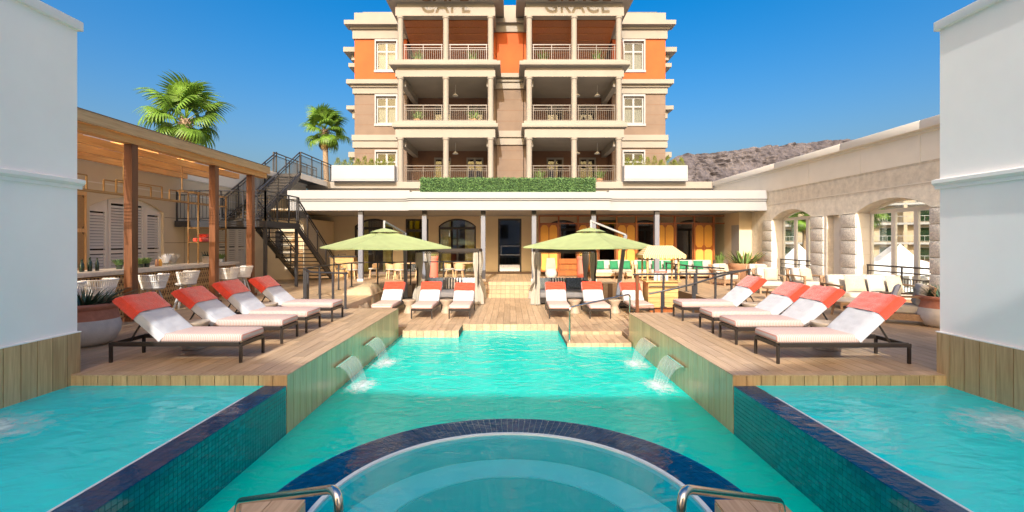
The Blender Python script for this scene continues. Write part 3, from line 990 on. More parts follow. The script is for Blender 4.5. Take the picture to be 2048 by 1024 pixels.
# middle wall between the bays
def mband(z0, z1, p, m_, nm):
    T(B(-1.25, 1.25, YM - p, YR, z0, z1)).build(nm, m_, ht)
mband(4.6, 7.66, 0, M_brown, 'brown_wall'); mband(7.66, 8.02, .10, M_stone, 'band'); mband(8.02, 8.12, .03, M_stone, 'band')
mband(8.12, 8.50, .14, M_stone, 'cornice'); mband(8.5, 11.06, 0, M_brown, 'brown_wall'); mband(11.06, 11.45, .1, M_stone, 'band')
mband(11.45, 11.66, .2, M_stone, 'cornice'); mband(11.66, 11.9, .38, M_stone, 'cornice'); mband(11.9, 14.5, 0, M_orange, 'orange_wall')
mband(14.5, 14.98, .1, M_stone, 'band'); mband(14.98, 15.25, .3, M_stone, 'cornice')
T(B(-.5, .55, YM + .1, YR, 15.25, 16.2)).build('parapet', M_stone, ht)
for zc in (9.1, 9.75, 10.4, 6.1, 6.75, 7.3):
    T(B(-1.25, 1.25, YM - .004, YM, zc, zc + .02)).build('groove', M_dkbrown, ht)
# body behind
T(B(-9.75, 9.75, YR + .35, 44, 4.0, 15.2)).build('body', M_stone, ht)
# balcony bays
COLX = [(-6.22, -3.64, -1.10), (1.09, 3.64, 6.18)]
for bi, cx in enumerate(COLX):
    xl, xr = (-6.48, -.84) if bi == 0 else (.83, 6.44)
    # back wall per floor
    for fl, (z0, z1) in enumerate(((5.2, 7.7), (8.6, 11.1), (12.05, 15.0))):
        m_ = M_dkbrown
        ops = []
        if fl < 2:
            dxs = ((xl + 1.55, xl + 2.65), (xl + 3.65, xl + 4.75))
        else:
            dxs = ((xl + .9, xl + 2.4), (xl + 3.4, xl + 4.9))
        T(B(xl - .05, xr + .05, YR, YR + .3, z0 - .05, z1 + .05)).build('balcony_wall', M_dkbrown, ht)  # brown wall darkened: the balcony's shade is put into its colour
        for a, b in dxs:
            d = MB(); h = z0 + 2.05
            for u0, u1 in ((a, a + .1), (b - .1, b), ((a + b) / 2 - .07, (a + b) / 2 + .07)):
                d.box(u0, u1, YR - .05, YR, z0, h)
            for c0, c1 in ((h - .12, h), (z0, z0 + .2), (z0 + 1.55, z0 + 1.62)):
                d.box(a + .1, (a + b) / 2 - .07, YR - .047, YR, c0, c1); d.box((a + b) / 2 + .07, b - .1, YR - .047, YR, c0, c1)
            do = T(d).build('balcony_door', M_stone, ht)
            T(B(a + .1, b - .1, YR - .02, YR - .003, z0 + .2, h - .12)).build('pane', M_glassd, do)
        # side walls of the recess
        for xs in (xl, xr):
            sgn = 1 if xs == xr else -1
            T(B(xs - .02, xs + .02, YM if (xs in (-.84, .83)) else YO, YR, z0, z1)).build('recess_wall', M_dkbrown if fl < 2 else M_orange, ht)
    # slabs / entablatures
    for (zt, zc, zr, zf, zb_, proud) in ((12.06, 11.92, 11.69, 11.48, 11.12, .30), (8.62, 8.46, 8.24, 8.14, 7.68, .16), (15.95, 15.62, 15.32, 15.06, 14.56, .48)):
        T(B(xl, xr, YB - .16, YR, zb_, zf)).build('balcony_beam', M_stone, ht)
        T(B(xl + .06, xr - .06, YB - .10, YR - .01, zf, zr)).build('balcony_frieze', M_stone, ht)
        T(B(xl - proud, xr + proud, YB - .16 - proud, YR - .02, zr, zc)).build('balcony_cornice', M_stone, ht, bevel=.02)
        T(B(xl - proud * .3, xr + proud * .3, YB - .2, YR - .03, zc, zt)).build('balcony_slab', M_stone, ht)
        # side beams under the slab
    for zb_ in (11.12, 7.68):
        for xs in (xl + .2, xr - .5):
            T(B(xs, xs + .3, YB + .3, YR, zb_ - .42, zb_)).build('ceiling_beam', M_stone, ht)
    # sloped brown slatted awning on top floor
    for k in range(7):
        y0 = YB + .35 + k * .5; z0 = 14.5 - .17 * k
        T(MB().add([(xl + .35, y0, z0), (xr - .35, y0, z0), (xr - .35, y0 + .47, z0 - .14), (xl + .35, y0 + .47, z0 - .14),
                    (xl + .35, y0, z0 + .05), (xr - .35, y0, z0 + .05), (xr - .35, y0 + .47, z0 - .09), (xl + .35, y0 + .47, z0 - .09)],
                   [(0, 3, 2, 1), (4, 5, 6, 7), (0, 1, 5, 4), (1, 2, 6, 5), (2, 3, 7, 6), (3, 0, 4, 7)])).build('awning_slat', M_screen, ht)
    # columns, railings, pendants
    for fl, (z0, z1) in enumerate(((5.18, 7.68), (8.62, 11.12), (12.06, 14.56))):
        for x in cx:
            c = MB().lathe([(.185, 0), (.185, .06), (.165, .08), (.16, z1 - z0 - .16), (.165, z1 - z0 - .13), (.20, z1 - z0 - .1), (.21, z1 - z0)], 20, (x, YB, z0))
            T(c).build('column', M_stone, ht, smooth=True)
        for a, b in ((cx[0] + .19, cx[1] - .19), (cx[1] + .19, cx[2] - .19)):
            r = MB()
            h = .92
            r.bar((a, YB, z0 + h), (b, YB, z0 + h), .055); r.bar((a, YB, z0 + h - .17), (b, YB, z0 + h - .17), .035)
            r.bar((a, YB, z0 + h - .28), (b, YB, z0 + h - .28), .03); r.bar((a, YB, z0 + .07), (b, YB, z0 + .07), .035)
            for k in range(19):
                xx = a + .05 + (b - a - .1) * k / 18
                thick = .04 if k in (0, 9, 18) else .016
                r.bar((xx, YB, z0 + .05), (xx, YB, z0 + (h if k in (0, 9, 18) else h - .28)), thick)
            T(r).build('balcony_railing', M_rail, ht)
        if fl < 2:
            for xp in (cx[1] + .35, cx[2] - 1.0) if bi else (cx[1] + .4,):
                p = MB().tube([(xp, YB + 1.2, z1 - .02), (xp, YB + 1.2, z1 - .5)], .012, 6)
                p.lathe([(.03, -.52), (.17, -.66), (.18, -.68), (.02, -.6)], 14, (xp, YB + 1.2, z1))
                T(p).build('pendant_lamp', M_lamp, ht, smooth=True)
# ledge at the foot of the tower
T(B(-11.5, 11.45, 26.75, 31, 4.80, 5.17)).build('ledge', M_stone, ht)
T(B(-11.5, 11.45, 26.95, 31, 4.3, 4.80)).build('ledge_wall', M_stone, ht)
# sign letters standing on the top cornices (only their feet show in the frame)
def letters(word, xc, width):
    cu = bpy.data.curves.new('sign', 'FONT'); cu.body = word; cu.size = 1.25; cu.extrude = .05; cu.offset = .012
    cu.align_x = 'CENTER'; cu.space_character = 1.1
    tmp = bpy.data.objects.new('tmp', cu); COL.objects.link(tmp)
    bpy.context.view_layer.update()
    me = bpy.data.meshes.new_from_object(tmp.evaluated_get(bpy.context.evaluated_depsgraph_get()))
    bpy.data.objects.remove(tmp)
    w = max(v.co.x for v in me.vertices) - min(v.co.x for v in me.vertices); k = width / w
    # split into separate letters by sorted islands along x
    me.transform(Matrix.Translation((xc, YB - .76 + OY, 15.11)) @ Matrix.Rotation(R(90), 4, 'X') @ Matrix.Scale(k, 4))
    b = bmesh.new(); b.from_mesh(me); b.verts.ensure_lookup_table()
    bmesh.ops.remove_doubles(b, verts=b.verts, dist=1e-4)
    seen = set(); isl = []
    for v in b.verts:
        if v in seen: continue
        stack = [v]; seen.add(v); comp = []
        while stack:
            q = stack.pop(); comp.append(q)
            for e in q.link_edges:
                w2 = e.other_vert(q)
                if w2 not in seen: seen.add(w2); stack.append(w2)
        isl.append(comp)
    for comp in isl:
        cs = set(comp); idx = {v: i for i, v in enumerate(comp)}
        m2 = bpy.data.meshes.new('sign_letter')
        m2.from_pydata([tuple(v.co) for v in comp], [], [tuple(idx[v] for v in f.verts) for f in b.faces if f.verts[0] in cs])
        m2.materials.append(M_letter)
        link('sign_letter', m2, ht)
    b.free()
letters('CAPE', -3.68, 2.75)
letters('GRACE', 3.74, 3.65)

# ================================================================== GROUND FLOOR PAVILION
gp = thing('terrace_pavilion', 'single storey cream pavilion with white roof fascia and grey posts behind the pool', 'building', (0, 26.5, 0))
OY = -26.5
YW = 26.5
OPS = [(-8.68, -6.53, .02, 3.08, .42), (-5.83, -4.55, .02, 3.06, 0), (-3.99, -1.90, .02, 3.08, .42), (-.67, .64, .02, 3.08, 0),
       (1.9, 4.0, .3, 3.0, .42), (4.7, 5.95, .3, 3.0, 0), (6.5, 8.6, .3, 3.0, .42), (9.1, 11.0, .3, 3.0, .42), (-10.6, -10.0, 1.2, 2.6, 0)]
T(wall_cells(MB(), -11.6, 11.6, 0, 3.35, OPS, lambda u, z, tt: (u, tt, z), YW, YW + .3)).build('wall', M_cream, gp)
T(B(-11.6, 11.6, 21.6, 26.8, 3.22, 3.30)).build('soffit', M_cream, gp)
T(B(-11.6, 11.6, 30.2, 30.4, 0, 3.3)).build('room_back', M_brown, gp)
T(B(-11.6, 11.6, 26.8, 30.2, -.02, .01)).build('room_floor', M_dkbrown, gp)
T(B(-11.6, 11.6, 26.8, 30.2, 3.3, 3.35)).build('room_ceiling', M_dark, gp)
T(B(-11.6, 11.6, 26.35, 26.5, .0, .12)).build('plinth', M_brown, gp)
def glaze(o, i):
    ua, ub, za, zb, rise = o
    w = MB(); f = .09; y0 = YW + .08; y1 = YW + .16
    zs = zb - rise
    for a, b in ((ua, ua + f), (ub - f, ub)): w.box(a, b, y0, y1, za, zs)
    w.box(ua + f, ub - f, y0 + .002, y1 + .002, za, za + .1)
    zt = zs - .12 if rise else zb - .65
    if ub - ua > .8 and i != 3:
        w.box(ua + f, ub - f, y0 + .002, y1 + .002, zt - .07, zt + .07)
        if rise:
            w.box((ua + ub) / 2 - .05, (ua + ub) / 2 + .05, y0 + .004, y1 - .004, za + .1, zt - .07)
    if rise:
        ap = arch_pts(ua, ub, zs, rise)
        for k in range(len(ap) - 1):
            (a, c), (b, d) = ap[k], ap[k + 1]
            w.prism([(a, c - .09), (b, d - .09), (b, d), (a, c)], lambda u, z, tt: (u, tt, z), y0, y1)
    else:
        w.box(ua + f, ub - f, y0 + .002, y1 + .002, zb - .1, zb)
    wo_ = T(w).build('door' if i == 3 else 'window', M_black, gp)
    if rise:
        poly = [(ua, za)] + [(ub, za)] + list(reversed(arch_pts(ua, ub, zs, rise)))
        T(MB().prism(poly, lambda u, z, tt: (u, tt, z), y0 + .03, y0 + .036)).build('pane', M_glassd if i > 3 else M_glass, wo_)
    else:
        T(B(ua, ub, y0 + .03, y0 + .036, za, zb)).build('pane', M_glassd, wo_)
    if i < 3:   # olive curtains inside
        for side in (0, 1):
            c = MB(); wv = (ub - ua) * (.30 if i != 1 else .34); a0 = ua + .02 if side == 0 else ub - .02 - wv
            nseg = 22
            for k in range(nseg):
                u0 = a0 + wv * k / nseg; u1 = a0 + wv * (k + 1) / nseg
                q0 = YW + .42 + .05 * math.sin(k * 1.9); q1 = YW + .42 + .05 * math.sin((k + 1) * 1.9)
                c.add([(u0, q0, .05), (u1, q1, .05), (u1, q1, 3.1), (u0, q0, 3.1)], [(0, 1, 2, 3)])
            T(c).build('curtain', M_curty, wo_, smooth=True)
    if i == 3:
        T(B(-.60, .57, y0 + .01, y0 + .03, .12, .5)).build('kick_plate', M_steel, wo_)
        h = MB(); h.bar((-.58, y0 - .05, 1.05), (.55, y0 - .05, 1.05), .03); h.bar((-.5, y0 - .05, 1.55), (.55, y0 - .05, 1.55), .02); h.bar((-.5, y0 - .05, 1.05), (-.5, y0 - .05, 1.55), .02)
        T(h).build('push_bar', M_steel, wo_)
for i, o in enumerate(OPS): glaze(o, i)
# roof fascia: plain sides and a projecting middle
def fas(x0, x1, y, nm='fascia'):
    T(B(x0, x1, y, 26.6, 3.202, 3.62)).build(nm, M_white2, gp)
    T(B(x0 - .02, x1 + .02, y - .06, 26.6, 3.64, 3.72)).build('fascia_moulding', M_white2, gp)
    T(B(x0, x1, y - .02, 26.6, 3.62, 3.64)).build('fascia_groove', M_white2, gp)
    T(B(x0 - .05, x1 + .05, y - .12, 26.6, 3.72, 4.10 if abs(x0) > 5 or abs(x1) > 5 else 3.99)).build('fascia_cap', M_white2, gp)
fas(-9.95, -4.56, 21.45); fas(4.5, 11.7, 21.45); fas(-4.55, 4.49, 21.15)
T(B(-11.5, 11.5, 23.5, 26.9, 4.11, 4.28)).build('roof_deck', M_white2, gp)
for x in (-6.79, -3.89, -1.22, 1.09, 3.80, 6.68):
    p = T(B(x - .10, x + .10, 21.55, 21.75, 0, 3.20)).build('roof_post', M_post, gp)
    T(B(x - .104, x + .104, 21.546, 21.754, 3.02, 3.20)).build('post_cap', M_black, p)
    T(B(x - .13, x + .13, 21.52, 21.78, 0, .10)).build('post_base', M_smooth, p)

# ================================================================== RIGHT ARCADE BUILDING
XR = 11.6
def arcade(s):
    if s > 0:
        t = thing('arcade_building', 'long grey stucco arcade with arched windows along the right side', 'building', (XR, 20, 0))
    else:
        t = thing('bar_building', 'long stucco wall with white arched shutters behind the poolside bar', 'building', (-XR, 20, 0))
    def P(mb):
        mb.v = [(x - s * XR, y - 20, z) for x, y, z in mb.v]; return mb
    fn = lambda u, z, tt: (s * tt, u, z)
    arches = [(13.1, 15.9, .02, 3.13, .36), (18.3, 21.0, .02, 3.13, .36)]
    niche = [(16.75, 17.4, .02, 2.75, 0)]
    ops = arches + (niche if s > 0 else [])
    P(wall_cells(MB(), 9.0, 27.0, 0, 4.0, ops, fn, XR, XR + .45)).build('wall', M_rough if s > 0 else M_cream, t)
    # parapet panels with joints, coping, mouldings
    ys = [9.0, 11.2, 13.4, 15.7, 18.4, 22.0, 27.0]
    for a, b in zip(ys, ys[1:]):
        P(B(s * (XR - .03), s * (XR + .4), a + .008, b - .008, 4.04, 4.84)).build('parapet_panel', M_panelc, t)
    P(B(s * (XR - .015), s * (XR + .4), 9.0, 27, 4.0, 4.04)).build('string_course', M_rough, t)
    P(B(s * (XR - .08), s * (XR + .4), 9.0, 27, 4.84, 4.92)).build('coping_moulding', M_coping, t)
    for a, b in ((9, 13.2), (13.2, 16.4), (16.4, 20.5), (20.5, 26.7)):
        P(B(s * (XR - .22), s * (XR + .5), a + .006, b - .006, 4.92, 5.17)).build('coping', M_coping, t, bevel=.015)
    P(B(s * (XR - .012), s * XR, 9.0, 27, 3.44, 3.47)).build('string_course', M_smooth, t)
    if s > 0:
        P(B(XR + .25, XR + .3, 16.7, 17.45, 0, 2.8)).build('niche_back', M_smooth, t)
        # rusticated pier blocks
        for ya, yb in ((15.9, 16.6), (17.55, 18.3), (12.35, 13.1), (21.0, 21.75)):
            z = 0.0; k = 0
            while z < 2.74:
                h = .455
                blk = P(B(XR - .045, XR, ya + .002, yb - .002, z + .012, min(z + h, 2.76) - .012)).build('stone_block', M_block, t, bevel=.012)
                z += h
        for y0 in (15.9, 21.0):   # smooth jamb blocks facing the viewer
            z = 0.0
            while z < 2.7:
                P(B(XR + .003, XR + .44, y0 - .012, y0, z + .008, min(z + .455, 2.76) - .008)).build('jamb_block', M_smooth, t)
                z += .455
        for (ya, yb, za, zb, rise) in arches:
            w = MB(); xx0, xx1 = XR + .45, XR + .53; zs = zb - rise
            bars = [ya, ya + (yb - ya) * .36, ya + (yb - ya) * .66, yb]
            for k, b in enumerate(bars):
                q = .07
                w.box(xx0, xx1, max(ya, b - q), min(yb, b + q), 0.0, zs - .06)
            w.box(xx0 + .003, xx1 + .003, ya, yb, zs - .06, zs + .06)
            w.box(xx0 + .003, xx1 + .003, ya, yb, 0, .1)
            ap = arch_pts(ya, yb, zs, rise)
            for k in range(len(ap) - 1):
                (a, c), (b, d) = ap[k], ap[k + 1]
                w.prism([(a, c - .08), (b, d - .08), (b, d), (a, c)], lambda u, z, tt: (tt, u, z), xx0, xx1)
            wo_ = P(w).build('window', M_smooth, t)
            poly = [(ya, .05), (yb, .05)] + list(reversed(ap))
            P(MB().prism(poly, lambda u, z, tt: (tt, u, z), xx0 + .035, xx0 + .041)).build('pane', M_glass, wo_)
            r = MB(); xr_ = XR + .36
            for zz, th in ((1.02, .05), (.84, .035), (.66, .03)):
                r.bar((xr_, ya, zz), (xr_, yb, zz), th)
            r.bar((xr_, ya, .10), (xr_, yb, .10), .03)
            nb = 26
            for k in range(nb + 1):
                y = ya + .02 + (yb - ya - .04) * k / nb
                r.bar((xr_, y, .1), (xr_, y, 1.02 if k % 13 == 0 else .66), .035 if k % 13 == 0 else .014)
            P(r).build('window_railing', M_rail, t)
    else:
        for gi, (ya, yb, za, zb, rise) in enumerate(arches):
            zs = zb - rise
            ap = arch_pts(ya, yb, zs, rise)
            def ztop(y):
                w = (yb - ya) / 2; rad = (w * w + rise * rise) / (2 * rise); return zb - rad + math.sqrt(max(0, rad * rad - (y - (ya + yb) / 2) ** 2))
            n = 4
            for k in range(n):
                a = ya + (yb - ya) * k / n + .012; b = ya + (yb - ya) * (k + 1) / n - .012
                xx = XR + .08
                f = MB()
                zt = min(ztop(a), ztop(b)) - .02
                f.box(-xx, -xx - .05, a, a + .09, .05, zt); f.box(-xx, -xx - .05, b - .09, b, .05, zt)
                for c, d in ((.05, .2), (1.45, 1.55), (zt - .1, zt)): f.box(-xx - .002, -xx - .048, a + .09, b - .09, c, d)
                # head infill above the shutter following the arch
                f.prism([(a, zt), (b, zt), (b, ztop(b)), ((a + b) / 2, ztop((a + b) / 2)), (a, ztop(a))], lambda u, z, tt: (tt, u, z), -xx - .01, -xx - .04)
                so = P(f).build('shutter', M_shutter, t)
                l = MB(); z = .24
                while z < zt - .16:
                    if not (1.40 < z < 1.56):
                        l.add([(-xx - .01, a + .09, z), (-xx - .01, b - .09, z), (-xx - .045, b - .09, z + .075), (-xx - .045, a + .09, z + .075)], [(0, 1, 2, 3)])
                    z += .085
                P(l).build('louvres', M_shutter, so)
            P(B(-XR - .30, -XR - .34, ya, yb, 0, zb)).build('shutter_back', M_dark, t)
        # timber and cane doors left of the first arch
        for k in range(4):
            a = 10.9 + k * .52; b = a + .50
            f = MB()
            f.box(-XR, -XR + .06, a, a + .045, .05, 3.15); f.box(-XR, -XR + .06, b - .045, b, .05, 3.15)
            for c, d in ((.05, .2), (1.0, 1.1), (2.05, 2.15), (3.05, 3.15)): f.box(-XR + .002, -XR + .058, a + .045, b - .045, c, d)
            d_ = P(f).build('cane_door', M_lattice, t)
            for c, d in ((.2, 1.0), (1.1, 2.05), (2.15, 3.05)):
                poly = [(a + .12, c), (b - .12, c), (b - .045, c + .12), (b - .045, d - .12), (b - .12, d), (a + .12, d), (a + .045, d - .12), (a + .045, c + .12)]
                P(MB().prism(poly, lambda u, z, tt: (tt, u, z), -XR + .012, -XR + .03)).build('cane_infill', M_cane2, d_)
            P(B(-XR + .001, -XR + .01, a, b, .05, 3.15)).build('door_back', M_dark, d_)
        for zc in (.9, 1.75, 2.6):
            P(B(-XR - .001, -XR + .004, 15.95, 18.25, zc, zc + .015)).build('groove', M_brown, t)
        P(B(-XR - .001, -XR + .004, 16.9, 16.92, 0, 3.4)).build('groove', M_brown, t)
    return t
arcade(1); arcade(-1)

# ================================================================== MOUNTAIN, far things
prof = [(1330, 352), (1366, 330), (1372, 318), (1386, 309), (1400, 304), (1418, 301), (1432, 303), (1452, 302), (1475, 301), (1500, 297), (1530, 293), (1560, 288),
        (1600, 284), (1640, 280), (1690, 276), (1735, 273), (1800, 268), (1900, 266), (2050, 270), (2250, 300)]
DM = 2600.0
from mathutils import noise as mnoise
def mtn():
    mb = MB(); N = 420; NVV = 60
    top = []
    for i in range(N + 1):
        px = 1330 + (2250 - 1330) * i / N
        for a, b in zip(prof, prof[1:]):
            if a[0] <= px <= b[0]:
                y = a[1] + (b[1] - a[1]) * (px - a[0]) / (b[0] - a[0]); break
        X = (px - 1020) * DM / 950
        Z = (1.8 + (483 - y) * DM / 950) * 1.075 + 7 * mnoise.noise(Vector((X * .02, 0, 0))) + 4 * mnoise.noise(Vector((X * .07, 3, 0)))
        top.append((X, Z))
    for j in range(NVV + 1):
        t = j / NVV
        for X, Z in top:
            z = Z * (1 - t) - 4.5 * t
            p = Vector((X * .006, 0, z * .004)); q = Vector((X * .02, 1, z * .012)); r = Vector((X * .06, 2, z * .05))
            gully = 1 - abs(mnoise.noise(p * 1.6))
            ledge = 14 * math.floor(z / 26 + .6 * mnoise.noise(Vector((X * .01, 5, 0))))
            out = (t * 120 if t < .55 else 66 + (t - .55) * 1400) - 70 * gully + 38 * mnoise.noise(q) + 12 * mnoise.noise(r) - ledge * (.8 if t < .6 else .2)
            mb.v.append((X, DM - out, z))
    for j in range(NVV):
        for i in range(N):
            a = j * (N + 1) + i; mb.f.append((a, a + 1, a + N + 2, a + N + 1))
    o = len(mb.v)
    for X, Z in top: mb.v.append((X, DM + 900, -4.5))
    for i in range(N): mb.f.append((i, o + i, o + i + 1, i + 1))
    struct(mb.build('mountain', M_rock))
mtn()
# ================================================================== LOUNGERS
def make_lounger(name, label, group, ang=41, red0=.47, seed=0):
    t = thing(name, label, 'sun lounger', (0, 0, 0), 0, group)
    f = MB(); zf = .27
    path = [(-.985, -.30, zf), (-.985, .30, zf)]
    # perimeter of the frame, flat bars with a lip
    for y in (-.318, .318): f.bar((-.95, y, zf), (.985, y, zf), .04, .055)
    for x in (-.968, .968): f.bar((x, -.30, zf), (x, .30, zf), .04, .055)
    for x in (-.6, -.2, .2): f.bar((x, -.30, zf), (x, .30, zf), .03, .025)
    for sy in (-1, 1):
        f.tube([(-.95, sy * .318, zf + .028), (.95, sy * .318, zf + .028)], .014, 6)
    f.build('frame', M_bronze, t)
    for x in (-.965, .965):
        for y in (-.318, .318):
            B(x - .018, x + .018, y - .018, y + .018, 0, zf).build('leg', M_bronze, t)
    a = R(ang); hx, hz = .25, .34
    ca, sa = math.cos(a), math.sin(a)
    loc = lambda sx, n, y: (hx + sx * ca - n * sa, y, hz + sx * sa + n * ca)
    bf = MB()
    for y in (-.29, .29): bf.bar(loc(0, -.02, y), loc(.80, -.02, y), .03, .03)
    bf.bar(loc(.80, -.02, -.29), loc(.80, -.02, .29), .03)
    bf.bar(loc(.40, -.02, -.29), loc(.40, -.02, .29), .03)
    for y in (-.2, .2): bf.bar(loc(.42, -.03, y), (.78, y, zf + .01), .02)
    bf.build('backrest_frame', M_bronze, t)
    # seat mattress: rounded slab
    B(-.985, .30, -.335, .335, .30, .43).build('mattress', M_stripe, t, bevel=.045, seg=3)
    def slab(s0, s1, n0, n1, yw):
        mb = MB(); poly = [(s0, n0), (s1, n0), (s1, n1), (s0, n1)]
        mb.prism(poly, lambda u, w, y: loc(u, w, y), -yw, yw); return mb
    slab(-.02, .84, .0, .115, .325).build('back_cushion', M_stripe, t, bevel=.03, seg=2)
    # towel cover: white length with red head
    def cover(s0, s1, grow, wav, closed):
        mb = MB(); ns = 12; ny = 10
        top = []
        for i in range(ns + 1):
            s = s0 + (s1 - s0) * i / ns
            row = []
            # section from under side on -y, up over, to under side on +y
            w = .335 + grow
            sec = [(-w, -.01), (-w - .004, .05), (-w + .01, .105 + grow)]
            for k in range(1, ny): sec.append((-w + 2 * w * k / ny, .128 + grow + wav * (math.sin(k * 1.7 + i * .9 + seed) + math.sin(i * 2.1 + k * .4 + 2 * seed) + .8 * math.sin(k * .9 - i * 1.3 + seed * 3))))
            sec += [(w - .01, .105 + grow), (w + .004, .05), (w, -.01)]
            ex = 0
            for (y, n) in sec:
                ss = s; nn = n
                if closed and i >= ns - 2:      # roll over the top edge
                    fr = (i - (ns - 2)) / 2
                    nn = n * (1 - .55 * fr) - .0; ss = s - .02 * fr
                row.append(loc(ss, nn, y))
            top.append(row)
        if closed:
            top.append([loc(s1 - .03, min(.02, 0), r) for r in [-(.335 + grow), -(.335 + grow), -(.335 + grow)] + [-(.335 + grow) + 2 * (.335 + grow) * k / ny for k in range(1, ny)] + [.335 + grow] * 3])
        m = len(top[0])
        for r in top: mb.v += r
        for i in range(len(top) - 1):
            for k in range(m - 1):
                q = i * m + k; mb.f.append((q, q + 1, q + m + 1, q + m))
        return mb
    wt = cover(-.03, red0 + .012, .006, .004, False).build('towel', M_towel, t, smooth=True)
    cover(red0, .90, .020, .0035, True).build('red_band', M_red, wt, smooth=True)
    return t
GL = 'loungers on the left pool deck'; GR_ = 'loungers on the right pool deck'; GMl = 'loungers on the sunken middle deck'
base = make_lounger('sun_lounger', 'nearest lounger on the left deck, with red topped white towel, beside the side pool', GL)
base.location = (-4.965, 7.375, 0); base.rotation_euler = (0, 0, PI)
b2 = make_lounger('sun_lounger', 'second lounger from the front on the left deck, red topped towel', GL, 39, .44, 1.7)
b2.location = (-4.99, 8.66, 0); b2.rotation_euler = (0, 0, PI + R(1.2))
b3 = make_lounger('sun_lounger', 'nearest lounger on the right deck, in front of the round coffee table', GR_, 43, .46, 3.1)
b3.location = (4.91, 7.31, 0)
VAR = [base, b2, b3]
LL = ['third lounger from the front on the left deck, red topped towel',
      'farthest lounger on the left deck, beside the ramp railing']
for q, (lb, y) in enumerate(zip(LL, (9.70, 11.02))): dup(VAR[2 - 2 * q], lb, (-4.97 + random.uniform(-.02, .02), y, 0), PI + R(random.uniform(-1, 1)), GL)
RLb = ['second lounger from the front on the right deck, red topped towel',
       'third lounger from the front on the right deck, red topped towel', 'farthest lounger on the right deck, beside the ramp railing']
for q, (lb, y) in enumerate(zip(RLb, (8.60, 9.62, 11.08))): dup(VAR[q % 2], lb, (4.91 + (.0, .03, -.02)[q], y, 0), R(random.uniform(-1, 1)), GR_)
MLb = ['leftmost lounger on the sunken deck, beside the covered furniture', 'sunken deck lounger second from the left, in front of the left daybed',
       'sunken deck lounger just left of the central steps', 'sunken deck lounger just right of the central steps',
       'sunken deck lounger second from the right, under the right parasol', 'rightmost lounger on the sunken deck, beside the yellow cart']
for q, (lb, x) in enumerate(zip(MLb, (-4.02, -2.73, -1.57, 1.56, 2.82, 4.19))): dup(VAR[(q * 2) % 3], lb, (x, 15.73 + (.1 if abs(x) > 4 else 0), LZ), R(90 + random.uniform(-1, 1)), GMl)

# side tables
def drum(label, loc, group):
    o = MB().lathe([(.17, 0), (.19, .01), (.185, .05), (.12, .22), (.125, .26), (.215, .41), (.225, .44), (.22, .455), (.0, .455)], 28).build('side_table', M_taupe, smooth=True)
    o.location = loc; return tag(o, label, 'side table', group)
GT = 'hourglass drum side tables'
d0 = drum('taupe drum table between the two nearest left deck loungers', (-5.32, 8.02, 0), GT)
for lb, lc in (('taupe drum table between the two farthest left deck loungers', (-5.3, 10.36, 0)),
               ('taupe drum table between the two nearest right deck loungers', (5.28, 7.96, 0)),
               ('taupe drum table between the two farthest right deck loungers', (5.3, 10.36, 0)),
               ('taupe drum table between the two leftmost sunken deck loungers', (-3.37, 15.9, LZ)),
               ('taupe drum table between the second and third sunken deck loungers from left', (-2.13, 15.9, LZ)),
               ('taupe drum table under the sloping steel handrail, sunken deck right', (2.16, 15.9, LZ)),
               ('taupe drum table left of the rightmost sunken deck lounger', (3.5, 15.9, LZ))):
    c = d0.copy(); COL.objects.link(c); c.location = lc; c['label'] = lb

